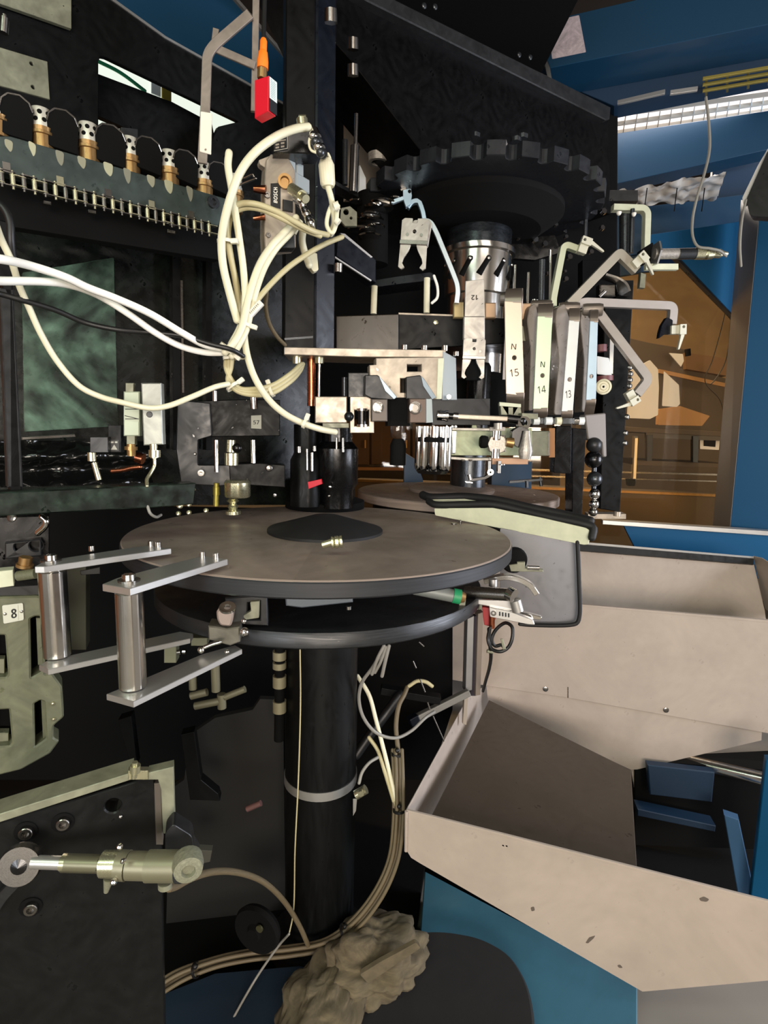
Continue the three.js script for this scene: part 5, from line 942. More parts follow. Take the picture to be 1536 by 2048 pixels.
// black posts, ball studs and little parts right of the bars
{
  const t = thing('side_post', 'black leaning machine post between the numbered bars and amber guard', 'machine post');
  t.part('post', plate(wall(1235, 800, 2.1, 0), [1210, 560, 1268, 560, 1240, 1024, 1200, 1018], 0.08, { bevel: 0.003 }), M.black);
  t.part('foot', [rect(wall(1220, 1030, 2.05, -8), 1176, 1028, 1252, 1038, 0.06), hexNut(at(1234, 1032, 2.0), UP, 0.013, 0.016)], M.plateBeige);
  const b = thing('guide_slab', 'black upright slabs and grey cover below the narrow bluish bar', 'machine cover');
  b.part('slab', plate(wall(1126, 900, 1.66, 8), [1112, 852, 1144, 852, 1142, 948, 1107, 946], 0.03, { r: 0.006, bevel: 0.002 }), M.blackGloss);
  b.part('slab', plate(wall(1158, 940, 1.7, 8), [1146, 856, 1173, 858, 1164, 1030, 1144, 1030], 0.05, { bevel: 0.002 }), M.blackGloss);
  b.part('cover', plate(wall(1192, 870, 1.8, 8), [1170, 830, 1212, 826, 1214, 914, 1206, 914, 1204, 884, 1176, 880], 0.04, { r: 0.006, bevel: 0.003 }), std(0x8a8480, 0.45, 0.3));
  const s = thing('ball_studs', 'vertical row of dark and shiny ball studs beside the black slabs', 'studs');
  for (const [x, y, r, m] of [[1188, 890, 15, M.greyDark], [1187, 919, 17, M.blackGloss], [1189, 958, 15, M.gunmetal], [1189, 988, 11, M.chrome], [1188, 1008, 10, M.chrome], [1186, 1024, 9, M.steelDark]]) s.part('ball', new THREE.SphereGeometry(r * 0.0016, 20, 14).translate(...at(x, y, 1.78).toArray()), m);
  s.part('spindle', prod([1190, 880, 1.8], [1186, 1032, 1.8], 0.008), M.gunmetal);
  const w = thing('label_roll', 'white paper label on a small part left of the black leaning post', 'label');
  w.part('label', plate(wall(1208, 730, 1.95, -5), [1194, 712, 1218, 716, 1224, 752, 1194, 748], 0.012, { r: 0.003 }), M.label);
  w.part('strip', plate(wall(1224, 710, 1.96, -5), [1220, 678, 1228, 680, 1226, 748, 1219, 746], 0.006), M.white);
  w.part('roller', turned(at(1206, 774, 1.95), v3(-0.2, 0, 1).normalize(), [0.004, 0, 0.026, 0, 0.026, 0.012, 0.02, 0.014, 0.018, 0.008, 0.012, 0.008, 0.01, 0.012, 0.004, 0.012], 28), M.tubeIvory);
  w.part('spool', [prod([1200, 690, 1.97], [1200, 704, 1.97], 0.022), prod([1208, 752, 1.97], [1208, 762, 1.97], 0.03)], std(0x6a3a3a, 0.5));
  const hb = thing('edge_bolts', 'chain of small shiny bolts along the right edge of the leaning post', 'bolts');
  for (const [x, y] of [[1258, 735], [1259, 748], [1258, 760], [1257, 772], [1252, 834], [1249, 866], [1248, 886]]) hb.part('bolt', domeScrew(at(x, y, 2.03), v3(0.7, 0, 0.7), 0.011, 0.012), M.steelDark);
  // sensor with bracket at upper right
  const k = thing('inductive_sensor', 'steel cylinder sensor with a silver plug pointing right', 'sensor');
  k.part('barrel', prod([1308, 508, 2.05], [1390, 507, 2.05], 0.017), M.aluMatte);
  k.part('barrel_front', prod([1356, 508, 2.05], [1391, 507, 2.05], 0.0185), M.gunmetal);
  k.part('flange', turned(at(1310, 508, 2.05), v3(1, 0, 0), [0.01, 0, 0.042, 0, 0.042, 0.006, 0.01, 0.006], 6), M.alu);
  k.part('plug', turned(at(1390, 507, 2.05), v3(1, 0.02, 0), [0, 0, 0.02, 0, 0.02, 0.03, 0.016, 0.034, 0.02, 0.04, 0.018, 0.06, 0.014, 0.064, 0.015, 0.085, 0.008, 0.1, 0.006, 0.112, 0, 0.112], 24), M.zinc);
  k.part('clamp', plate(wall(1300, 500, 2.08, 0), [1284, 498, 1306, 484, 1308, 524, 1286, 526], 0.04, { r: 0.004 }), M.blackDeep);
  k.part('rest', rect(wall(1325, 533, 2.06, 0), 1292, 527, 1357, 539, 0.02), M.cream);
  k.part('lug', plate(wall(1286, 560, 2.0, 0), [1282, 545, 1292, 548, 1290, 576, 1279, 575], 0.02), M.castGrey);
  const l = thing('angle_bracket', 'pale L shaped bracket above the steel cylinder sensor', 'bracket');
  l.part('bracket', bent(wall(1270, 430, 2.15, 0), [1228, 413, 1290, 415, 1297, 424, 1295, 494], 0.021, 0.03, 0.02), M.cream);
  l.part('screw', [domeScrew(at(1238, 424, 2.12), v3(0, -1, 0), 0.009, 0.012), domeScrew(at(1268, 426, 2.12), v3(0, -1, 0), 0.008, 0.012)], M.white);
  l.part('holder', [rect(wall(1250, 390, 2.3, -10), 1200, 380, 1276, 402, 0.1)], M.greyDark);
  single('sensor_cable', 'thin grey cable hanging in front of the blue crossbars to the sensor plug', 'cable', ptube([1412, 195, 2.05, 1418, 250, 2.05, 1419, 300, 2.05, 1408, 350, 2.05, 1394, 395, 2.05, 1385, 440, 2.05, 1386, 475, 2.04, 1396, 493, 2.03, 1420, 497, 2.02, 1440, 502, 2.02, 1452, 512, 2.03], 0.0045), M.cableGrey);
  single('sensor_cable', 'short thin cable hanging beside the right blue post top', 'cable', ptube([1492, 400, 2.0, 1484, 440, 2.0, 1480, 490, 2.0, 1482, 532, 2.0], 0.004), M.cableGrey);
}

// ---------------------------------------------------------------- white chutes at lower right
{
  const P = wall(1165, 1290, 1.72, -11);
  const t = thing('parts_trough', 'white sheet metal trough with a tall front panel at right', 'trough');
  t.part('front_panel', plate(P, [905, 1195, 1165, 1212, 1600, 1250, 1600, 1478, 1137, 1396, 975, 1372, 905, 1360], 0.003, { bevel: 0.0008, round: [[1091, 1378, 0.0001]] }), M.chute);
  for (const [x, y] of [[1091, 1378], [1332, 1420]]) t.part('rivet', domeScrew(hit(P, x, y), P.n, 0.009, 0.004), M.steelDark);
  t.part('seam', rect(shift(P, 0.0006), 1135, 1374, 1137, 1396, 0.001, { bevel: 0 }), M.steelDark);
  t.part('lip', plate(shift(P, 0.001), [905, 1193, 1165, 1209, 1600, 1246, 1600, 1251, 1165, 1213, 905, 1197], 0.012, { bevel: 0.0005 }), M.chute);
  const y0 = hit(P, 1165, 1212).y;
  const a = at(1160, 1100, 2.12), b = at(1508, 1128, 2.02);
  // back slope: a sheet from the upper rear edge down to the foot of the front panel
  const Q = tri([1160, 1100, 2.12], [1508, 1128, 2.02], [1170, 1214, 2.02]);
  t.part('back_slope', plate(Q, [900, 1079, 1508, 1128, 1530, 1222, 1536, 1276, 900, 1236], 0.003), M.chute);
  t.part('rear_rail', plate(shift(Q, 0.012), [1100, 1080, 1160, 1085, 1508, 1116, 1508, 1129, 1160, 1101, 1100, 1096], 0.03, { bevel: 0.001 }), M.greyDark);
  t.part('rear_edge', plate(shift(Q, 0.013), [1100, 1078, 1508, 1113, 1508, 1117, 1100, 1083], 0.03, { bevel: 0.0005 }), M.alu);
  t.part('end_panel', plate(tri([1506, 1114, 2.03], [1600, 1150, 1.75], [1530, 1215, 1.98]), [1506, 1112, 1524, 1116, 1640, 1190, 1640, 1300, 1530, 1218], 0.003), M.chute);
  // lower tray
  const y = thing('parts_tray', 'white angled sheet metal tray with a brown floor and a tall near wall', 'tray');
  const N = tri([813, 1622, 1.14], [1536, 1805, 0.95], [812, 1700, 1.14]);
  const near = [813, 1621, 1275, 1738, 1620, 1828, 1640, 1950, 1536, 1962, 1285, 1984, 838, 1726, 822, 1716, 812, 1700];
  y.part('near_wall', plate(N, near, 0.003, { bevel: 0.0008, round: [[1006, 1692, 0.0022], [1013, 1693, 0.0022]] }), M.chute);
  y.part('near_hem', plate(shift(N, 0.0008), [813, 1620, 1620, 1824, 1620, 1830, 813, 1625], 0.006, { bevel: 0.0006 }), M.chute);
  y.part('scuff', [[1398, 1797, 1408, 1793, 1419, 1799, 1413, 1804, 1401, 1802], [1171, 1886, 1178, 1875, 1191, 1871, 1187, 1877, 1176, 1887], [1061, 1815, 1068, 1813, 1070, 1821, 1063, 1823], [1234, 1931, 1240, 1929, 1246, 1936, 1238, 1936]].map((q) => plate(shift(N, 0.0004), q, 0.0008, { bevel: 0, r: 0.003 })), std(0x5c534b, 0.6));
  const S = tri([813, 1622, 1.14], [960, 1352, 1.76], [812, 1700, 1.14]);
  y.part('left_wall', plate(S, [813, 1622, 940, 1388, 975, 1370, 978, 1404, 862, 1634, 836, 1700, 813, 1690], 0.003), M.chute);
  const Fl = tri([862, 1634, 1.16], [978, 1402, 1.72], [1275, 1740, 1.04]);
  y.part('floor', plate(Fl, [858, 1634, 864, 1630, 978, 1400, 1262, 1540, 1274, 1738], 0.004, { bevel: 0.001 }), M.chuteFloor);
  const Bk = shift(P, -0.006);
  y.part('back_wall', plate(Bk, [972, 1366, 1524, 1462, 1523, 1481, 1275, 1539, 1262, 1540, 976, 1404], 0.003, { bevel: 0.0006 }), M.chute);
  y.part('corner_tab', plate(shift(Bk, -0.02), [1262, 1540, 1294, 1535, 1288, 1556, 1274, 1590, 1270, 1586], 0.004), std(0xa89c92, 0.5));
  y.part('corner_bead', prod([813, 1622, 1.138], [812, 1702, 1.138], 0.004), M.chute);
  const pp = thing('support_pipe', 'shiny steel support pipe passing under the white trough at right', 'pipe');
  pp.part('pipe', prod([1330, 1512, 1.75], [1640, 1584, 1.5], 0.021), M.steel);
  const st = thing('strut', 'upright grooved aluminium strut at the rear corner of the tray', 'strut');
  const U = wall(945, 1310, 1.52, 10);
  st.part('flange', plate(U, [935, 1238, 948, 1232, 944, 1380, 931, 1384], 0.03, { bevel: 0.001 }), M.alu);
  st.part('groove', plate(shift(U, -0.012), [946, 1234, 958, 1230, 952, 1392, 940, 1392], 0.02), std(0x2c2630, 0.5));
  st.part('flange', plate(U, [956, 1228, 967, 1224, 961, 1390, 951, 1392], 0.03, { bevel: 0.001 }), std(0x8d8174, 0.45, 0.5));
  st.part('foot', plate(shift(U, 0.004), [929, 1388, 937, 1388, 933, 1450, 926, 1448], 0.012), std(0xa79c8c, 0.5, 0.4));
  st.part('cap', rect(shift(U, 0.005), 958, 1206, 976, 1220, 0.03, { bevel: 0.003 }), M.castGrey);
  const ar = thing('brace_bar', 'grey brace bar reaching from the strut foot toward the cables', 'bar');
  ar.part('bar', barBetween(at(826, 1440, 1.45), at(938, 1384, 1.5), 0.02, 0.02, v3(0, 0, 1), 0.003), std(0x7c7a72, 0.5, 0.4));
  ar.part('end', barBetween(at(818, 1444, 1.44), at(836, 1434, 1.45), 0.028, 0.024, v3(0, 0, 1), 0.004), M.blackNavy);
}
// guide flap and deflector over the trough
{
  const P = tri([868, 1020, 1.5], [1178, 1075, 1.32], [870, 1032, 1.5]);
  const t = thing('guide_flap', 'cream curved guide flap with a black rubber edge above the trough', 'guide');
  t.part('flap', plate(P, [868, 1017, 985, 1016, 1080, 1035, 1172, 1056, 1182, 1064, 1177, 1089, 1168, 1090, 870, 1031], 0.004, { r: 0.004, bevel: 0.001 }), M.cream);
  t.part('rubber_edge', ptube([858, 1003, 1.52, 870, 1009, 1.5, 930, 1009, 1.47, 985, 1009, 1.44, 1040, 1020, 1.41, 1100, 1034, 1.37, 1168, 1048, 1.33, 1186, 1055, 1.32, 1184, 1075, 1.31], 0.0095), M.rubber);
  t.part('rear_sliver', plate(shift(P, -0.05), [862, 999, 928, 998, 990, 1008, 880, 1008], 0.004), M.cream);
  t.part('rear_rubber', ptube([846, 990, 1.6, 860, 995, 1.58, 930, 994, 1.55, 1000, 1002, 1.5, 1060, 1016, 1.46, 1130, 1030, 1.42, 1180, 1042, 1.38], 0.012), M.rubber);
  t.part('clip', [ptube([921, 1042, 1.44, 921, 1056, 1.44, 930, 1060, 1.44, 968, 1060, 1.42], 0.003), prod([908, 1046, 1.44], [907, 1060, 1.44], 0.008)], M.steelDark);
  const D = wall(1090, 1160, 1.38, -14);
  const d = thing('deflector', 'grey metal deflector sheet with a rounded black rubber trim', 'deflector');
  d.part('sheet', plate(D, [1000, 1056, 1157, 1085, 1159, 1238, 1150, 1250, 1040, 1250, 1000, 1200], 0.002, { r: 0.006 }), std(0x78787c, 0.5, 0.35, { roughnessMap: r5 }));
  d.part('trim', ptube([1155, 1084, 1.335, 1158, 1160, 1.335, 1159, 1232, 1.335, 1154, 1246, 1.336, 1140, 1250, 1.34, 1060, 1250, 1.37, 1040, 1248, 1.375], 0.0052), M.rubber);
  const g = thing('side_gripper', 'bright gripper jaws with a dark cylinder at the right rim of the turntable', 'gripper');
  const Q = wall(1000, 1200, 1.16, -10);
  g.part('cylinder', prod([930, 1184, 1.16], [1022, 1190, 1.12], 0.013), M.steelDark);
  g.part('cylinder_end', prod([1016, 1186, 1.12], [1028, 1192, 1.11], 0.014), M.chrome);
  g.part('body', plate(Q, [932, 1198, 1016, 1200, 1034, 1206, 1036, 1224, 1004, 1218, 936, 1206], 0.03, { bevel: 0.002 }), M.alu);
  g.part('jaw', plate(shift(Q, 0.01), [978, 1214, 1018, 1222, 1066, 1240, 1070, 1250, 1056, 1249, 980, 1234], 0.014, { r: 0.003, bevel: 0.001 }), M.alu);
  g.part('jaw', plate(shift(Q, -0.012), [1030, 1222, 1060, 1228, 1084, 1234, 1082, 1240, 1060, 1238, 1030, 1232], 0.012, { r: 0.003 }), M.chrome);
  g.part('screw', turned(hit(shift(Q, 0.01), 987, 1226), Q.n, [0.003, 0, 0.006, 0, 0.006, 0.003, 0.003, 0.003], 16), M.steelDark);
  g.part('teeth', [0, 1, 2, 3].map((i) => rect(shift(Q, 0.012), 998 + i * 6, 1224 + i, 1001 + i * 6, 1232 + i, 0.004)), M.gunmetal);
  g.part('post', [prod([1030, 1200, 1.13], [1036, 1222, 1.13], 0.012), prod([986, 1158, 1.18], [986, 1172, 1.18], 0.009)], M.alu);
  g.part('red_seal', plate(shift(Q, -0.004), [964, 1214, 980, 1216, 992, 1236, 984, 1254, 968, 1250], 0.02, { r: 0.003 }), M.redDark);
  g.part('brown_pin', prod([984, 1230, 1.16], [984, 1256, 1.16], 0.006), M.copper);
  const c = thing('hook_claw', 'curved metal claw and slim upper jaw in front of the grey deflector', 'claw');
  const R = wall(1050, 1165, 1.2, -10);
  c.part('claw', bent(R, [968, 1164, 1012, 1154, 1040, 1160, 1062, 1172, 1074, 1190], 0.011, 0.022, 0.02, 1.1), M.steel);
  c.part('upper_jaw', plate(shift(R, 0.004), [1018, 1130, 1034, 1128, 1034, 1124, 1050, 1124, 1050, 1136, 1086, 1140, 1087, 1144, 1022, 1143], 0.014, { bevel: 0.001, round: [[1024, 1137, 0.003]] }), M.castGrey);
  c.part('rod', [prod([1054, 1135, 1.19], [1078, 1136, 1.19], 0.005)], M.chrome);
  c.part('mount', [turned(at(1028, 1120, 1.22), v3(0, 0, 1), [0, 0, 0.03, 0, 0.026, 0.012, 0, 0.014], 24)], M.blackDeep);
  const b = thing('slide_tube', 'pale grey tube with a green and a brass ring under the turntable rim', 'tube');
  b.part('tube', prod([828, 1176, 1.06], [908, 1192, 1.06], 0.013), std(0x7b807c, 0.5, 0.2));
  b.part('green_ring', prod([906, 1191, 1.058], [921, 1194, 1.058], 0.0145), M.green);
  b.part('brass_ring', prod([921, 1194, 1.058], [930, 1196, 1.058], 0.012, 0.009), M.brass);
  b.part('lug', plate(wall(926, 1205, 1.1, 0), [918, 1196, 932, 1198, 930, 1214, 918, 1212], 0.02), M.castGrey);
  single('loop_cable', 'black cable coiled in a loop below the red seal', 'cable', ptube([980, 1256, 1.15, 976, 1280, 1.15, 984, 1298, 1.14, 1000, 1303, 1.13, 1015, 1296, 1.13, 1024, 1278, 1.13, 1024, 1254, 1.14, 1010, 1246, 1.16, 990, 1262, 1.17, 984, 1280, 1.17, 990, 1292, 1.17, 1003, 1290, 1.17, 1010, 1298, 1.16], 0.0038), M.cableBlack);
  single('drop_cable', 'black cable hanging from the loop down to the tray corner', 'cable', ptube([978, 1258, 1.16, 980, 1290, 1.17, 982, 1310, 1.2, 979, 1335, 1.3, 972, 1360, 1.42, 966, 1382, 1.5], 0.0042), M.cableBlack);
  single('small_tag', 'small pale tag on the coiled black cable', 'tag', [plate(wall(1006, 1286, 1.12, 0), [1001, 1278, 1006, 1278, 1012, 1298, 1006, 1300], 0.003), prod([974, 1302, 1.18], [986, 1304, 1.18], 0.004)], M.castGrey);
}
// ---------------------------------------------------------------- roller arms at front left
{
  const make = (label, top, end, bottom, ax, ab, d, r, yt, yb, bolt, screws) => {
    const t = thing('roller_holder', label, 'roller arm');
    t.part('upper_bar', plate(deck(yt), top, 0.0105, { bevel: 0.0008 }), M.alu);
    t.part('lower_bar', plate(deck(yb), bottom, 0.0095, { bevel: 0.0008 }), M.alu);
    const p = onY(ax[0], ax[1], yt - 0.0105), h = yt - 0.0105 - yb;
    t.part('roller', turned(v3(p.x, yb, p.z), UP, [0, 0.0005, r - 0.002, 0.001, r, 0.003, r, h - 0.003, r - 0.002, h - 0.0005, 0, h], 40), M.steel);
    t.part('washer', turned(onY(bolt[0], bolt[1], yt), UP, [0, 0, 0.015, 0, 0.015, 0.0025, 0, 0.0025], 24), M.steelDark);
    t.part('bolt', hexNut(onY(bolt[0], bolt[1], yt).add(v3(0, 0.0025, 0)), UP, 0.0095, 0.0075), M.steel);
    for (const [x, y] of screws) t.part('screw', hexNut(onY(x, y, yt), UP, 0.005, 0.009), M.steel);
    const q = onY(bolt[0], bolt[1], yt); t.part('lower_bolt', hexNut(v3(q.x, yb - 0.0095, q.z), v3(0, -1, 0), 0.009, 0.006), M.brass);
    return t;
  };
  make('front roller arm, a polished upright roller between two flat bars over the disc edge', [205, 1168, 234, 1156, 402, 1112, 455, 1118, 260, 1177], 0, [213, 1388, 240, 1377, 405, 1308, 470, 1290, 484, 1298, 267, 1403], [258, 1180], 0, 0.76, 0.0187, 1.178, 1.022, [258, 1162], [[405, 1114], [432, 1117]]);
  make('rear roller arm with its upright roller further left and behind the front one', [70, 1133, 88, 1122, 290, 1091, 342, 1097, 88, 1133], 0, [78, 1330, 96, 1320, 360, 1263, 386, 1267, 380, 1277, 96, 1339], [104, 1138], 0, 0.9, 0.0205, 1.178, 1.022, [102, 1122], [[183, 1102], [302, 1092], [317, 1094]]);
}
// olive cast housing with the number plate, left edge
{
  const P = wall(60, 1350, 0.97, 30);
  const t = thing('cast_housing', 'olive grey cast housing with rectangular openings at the left edge', 'housing');
  t.part('body', plate(P, [-60, 1196, 76, 1192, 92, 1200, 90, 1350, 104, 1346, 124, 1374, 128, 1434, 107, 1452, 107, 1476, 119, 1482, 100, 1508, 42, 1540, -60, 1566], 0.05, { bevel: 0.003, r: 0.004, holes: [[60, 1238, 70, 1233, 84, 1233, 86, 1342, 62, 1356], [68, 1408, 80, 1401, 88, 1404, 92, 1478, 70, 1494], [-30, 1270, 10, 1271, 16, 1350, 12, 1355, -30, 1356], [-30, 1422, 18, 1419, 24, 1486, 20, 1492, -30, 1496]] }), M.olive);
  t.part('inner_column', [plate(shift(P, -0.012), [72, 1236, 84, 1236, 86, 1330, 76, 1330], 0.03), plate(shift(P, -0.012), [82, 1396, 104, 1396, 106, 1480, 86, 1478], 0.03)], M.olive);
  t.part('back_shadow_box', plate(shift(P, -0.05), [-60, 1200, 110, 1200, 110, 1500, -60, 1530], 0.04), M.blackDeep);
  t.part('screw', [[106, 1407], [108, 1438]].map(([x, y]) => domeScrew(hit(shift(P, 0.0), x, y), P.n, 0.004, 0.004)), M.zinc);
  t.part('insert', [rect(shift(P, -0.02), -10, 1318, 9, 1347, 0.02), rect(shift(P, -0.02), -10, 1466, 17, 1490, 0.02)], M.castGrey);
  const n = thing('number_plate', 'small white riveted plate with a black number 8', 'number plate');
  const Q = shift(P, 0.003);
  n.part('plate', plate(Q, [4, 1211, 46, 1206, 48, 1240, 7, 1248], 0.002, { r: 0.003, bevel: 0.0004 }), std(0xc3c4b6, 0.5));
  n.part('numeral', printQuad(Q, 18, 1212, 36, 1210, 37, 1240, 20, 1243), printMat(96, 160, (x) => { x.fillStyle = '#c3c4b6'; x.fillRect(0, 0, 96, 160); x.fillStyle = '#111'; x.font = 'bold 132px sans-serif'; x.textAlign = 'center'; x.textBaseline = 'middle'; x.fillText('8', 48, 84); }));
  for (const [x, y] of [[10, 1228], [43, 1223]]) n.part('rivet', domeScrew(hit(Q, x, y), Q.n, 0.0028, 0.002), M.steel);
  const f = thing('hose_fittings', 'white block and brass fittings on top of the olive housing', 'fittings');
  f.part('white_block', plate(shift(P, 0.005), [-30, 1145, 26, 1140, 28, 1172, -30, 1180], 0.03, { bevel: 0.001 }), M.cream);
  f.part('brass_nut', [prod([52, 1114, 0.98], [49, 1132, 0.98], 0.011, 0.011, 6), prod([50, 1128, 0.98], [49, 1134, 0.98], 0.014)], M.brass);
  f.part('stub', prod([36, 1152, 0.96], [72, 1147, 0.96], 0.009), M.olive);
  f.part('base', plate(shift(P, -0.01), [-30, 1176, 80, 1170, 80, 1196, -30, 1204], 0.04), M.greyDark);
  const m = thing('socket_block', 'dark block with two round holes under the oily bottom rail', 'block');
  const R = wall(60, 1095, 1.08, 30);
  m.part('block', plate(R, [10, 1086, 82, 1078, 84, 1112, 10, 1118], 0.05, { bevel: 0.002, round: [[42, 1094, 0.0115], [72, 1091, 0.0115]] }), M.greyDark);
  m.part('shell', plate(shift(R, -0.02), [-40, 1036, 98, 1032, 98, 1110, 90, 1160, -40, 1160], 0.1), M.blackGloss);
  m.part('handle', ptube([84, 1034, 1.03, 92, 1042, 1.03, 90, 1052, 1.03, 76, 1066, 1.03], 0.006), M.chrome);
  m.part('screw', domeScrew(at(24, 1035, 1.04), v3(0, 0.3, 1), 0.009, 0.005), M.steelDark);
  const op = thing('rear_upright', 'dim olive machine column behind the rear roller', 'machine post');
  op.part('column', plate(wall(150, 1250, 1.2, 20), [128, 1140, 172, 1130, 172, 1300, 132, 1300], 0.06), std(0x3d3d2e, 0.6));
  op.part('label', plate(wall(180, 1140, 1.16, 20), [160, 1142, 200, 1134, 200, 1148, 162, 1150], 0.003), M.greyDark);
  op.part('stub', prod([260, 1132, 1.1], [300, 1126, 1.12], 0.009), std(0x6a4a3a, 0.45, 0.4));
}
// pneumatic cylinder and black plate, bottom left
{
  const P = wall(200, 1700, 0.74, 18);
  const t = thing('mounting_plate', 'black mounting plate with a pale top edge at lower left', 'plate');
  t.part('plate', plate(P, [-120, 1690, 0, 1645, 308, 1552, 322, 1700, 330, 2100, -120, 2100], 0.03, { bevel: 0.002, round: [[226, 1612, 0.011]] }), dull(0x121313, 0.5, 0.5));
  t.part('top_edge', plate(shift(P, 0.006), [-120, 1668, 0, 1628, 262, 1546, 262, 1560, 0, 1645, -120, 1686], 0.04, { bevel: 0.001 }), M.castGrey);
  t.part('corner_bracket', plate(shift(P, 0.008), [296, 1546, 347, 1534, 350, 1644, 330, 1668, 326, 1668, 322, 1580, 316, 1560, 296, 1560], 0.02, { bevel: 0.001 }), M.castGrey);
  t.part('return', plate(shift(P, 0.002), [308, 1568, 322, 1566, 326, 1690, 312, 1690], 0.02), std(0x5b544c, 0.5, 0.3));
  for (const [x, y] of [[54, 1660], [128, 1642], [64, 1811]]) { t.part('screw', capScrew(hit(P, x, y), P.n, 0.009, 0.01), M.steelDark); t.part('screw_washer', turned(hit(P, x - 2, y + 2), P.n, [0, 0, 0.015, 0, 0.015, 0.002, 0, 0.002], 20), M.blackDeep); }
  t.part('hole_pin', [new THREE.SphereGeometry(0.003, 10, 8).translate(...hit(shift(P, 0.002), 241, 1633).toArray())], M.steel);
  t.part('nipple', [prod([270, 1524, 0.74], [268, 1556, 0.74], 0.004), prod([271, 1530, 0.74], [270, 1544, 0.74], 0.007), rect(shift(P, 0.012), 256, 1542, 296, 1560, 0.012)], M.zinc);
  const c = thing('air_cylinder', 'brass coloured air cylinder with a rod end lying across the black plate', 'cylinder');
  const z = 0.67;
  const dir = at(380, 1728, z).sub(at(60, 1722, z)).normalize();
  c.part('rod_end', turned(at(42, 1728, z), v3(0.25, 0.25, 1).normalize(), [0.01, -0.008, 0.025, -0.008, 0.027, 0, 0.025, 0.008, 0.01, 0.008, 0.01, -0.008], 32), M.steelDark);
  c.part('rod_end_ball', turned(at(42, 1728, z - 0.0), v3(0.25, 0.25, 1).normalize(), [0, -0.008, 0.01, -0.006, 0.01, 0.008, 0, 0.012], 20), M.blackGloss);
  c.part('rod', prod([66, 1724, z], [128, 1726, z], 0.0085), M.alu);
  c.part('lock_nut', prod([124, 1726, z], [134, 1726, z], 0.0115, 0.0115, 6), M.zinc);
  c.part('hex_coupler', prod([132, 1726, z], [200, 1728, z], 0.0115, 0.0115, 6), std(0x77755f, 0.4, 0.6));
  c.part('collar', [prod([206, 1728, z], [240, 1728, z], 0.0165), prod([202, 1728, z], [207, 1728, z], 0.012)], M.zinc);
  c.part('gland', [prod([236, 1730, z], [256, 1731, z], 0.0185), prod([258, 1731, z], [298, 1732, z], 0.0175)], std(0x7f7c66, 0.42, 0.5));
  c.part('body', prod([296, 1732, z], [358, 1732, z], 0.0195), std(0x77755f, 0.45, 0.45));
  c.part('end_cap', turned(at(356, 1732, z), dir, [0, 0, 0.02, 0, 0.02, 0.006, 0.018, 0.012, 0.012, 0.016, 0, 0.016], 28), M.gunmetal);
  c.part('eye', turned(at(376, 1730, z - 0.01), v3(0.4, 0, 1).normalize(), [0, -0.012, 0.019, -0.012, 0.02, 0, 0.018, 0.01, 0.009, 0.012, 0.008, 0.006, 0, 0.006], 24), M.castGrey);
  c.part('port', [prod([330, 1764, z], [330, 1774, z], 0.009), prod([218, 1756, z], [212, 1784, z], 0.007, 0.003)], M.castGrey);
  c.part('clamp_screw', [domeScrew(at(240, 1693, z - 0.01), v3(0, 0.5, 1).normalize(), 0.004, 0.005), domeScrew(at(228, 1763, z - 0.02), v3(0, 0.5, 1).normalize(), 0.0045, 0.005), domeScrew(at(247, 1721, z - 0.02), v3(0, 0.2, 1).normalize(), 0.0035, 0.005)], M.chrome);
  c.part('pivot_lug', plate(wall(360, 1680, 0.72, 18), [330, 1668, 346, 1648, 384, 1672, 388, 1700, 400, 1716, 396, 1740, 350, 1740, 330, 1700], 0.03, { r: 0.006 }), M.greyDark);
  c.part('lever', bent(wall(20, 1780, 0.68, 18), [44, 1738, 36, 1762, 0, 1800, -30, 1850], 0.014, 0.01), M.greyDark);
  const bk = thing('rear_casing', 'dim grey casing plates behind the black mounting plate', 'machine cover');
  bk.part('casing', plate(wall(450, 1550, 1.4, 10), [380, 1470, 430, 1436, 505, 1420, 520, 1398, 566, 1400, 572, 1920, 330, 1920, 340, 1580, 368, 1560], 0.02), std(0x100f0c, 0.7));
  bk.part('arm', [plate(wall(440, 1560, 1.25, 10), [236, 1440, 262, 1432, 274, 1530, 262, 1532], 0.03), plate(wall(390, 1560, 1.2, 10), [362, 1470, 388, 1464, 402, 1560, 436, 1588, 440, 1602, 380, 1600], 0.03)], M.black);
  bk.part('pin', prod([494, 1618, 1.2], [522, 1606, 1.2], 0.007), std(0x7a5a58, 0.4, 0.5));
  bk.part('side_plate', plate(wall(440, 1780, 1.2, 10), [390, 1700, 424, 1702, 420, 1724, 390, 1730], 0.02), std(0x4c4a42, 0.6));
  const wh = thing('handwheel', 'dark round wheel beside the foot of the pedestal', 'wheel');
  wh.part('wheel', turned(at(520, 1850, 1.1), v3(-0.35, 0, 1).normalize(), [0, 0, 0.052, 0, 0.056, 0.01, 0.052, 0.02, 0.02, 0.02, 0.014, 0.03, 0, 0.03], 36), M.blackDeep);
  wh.part('hub', turned(at(520, 1856, 1.07), v3(-0.35, 0, 1).normalize(), [0, 0, 0.008, 0, 0.008, 0.004, 0, 0.004], 14), std(0x4a4a32, 0.5, 0.5));
}
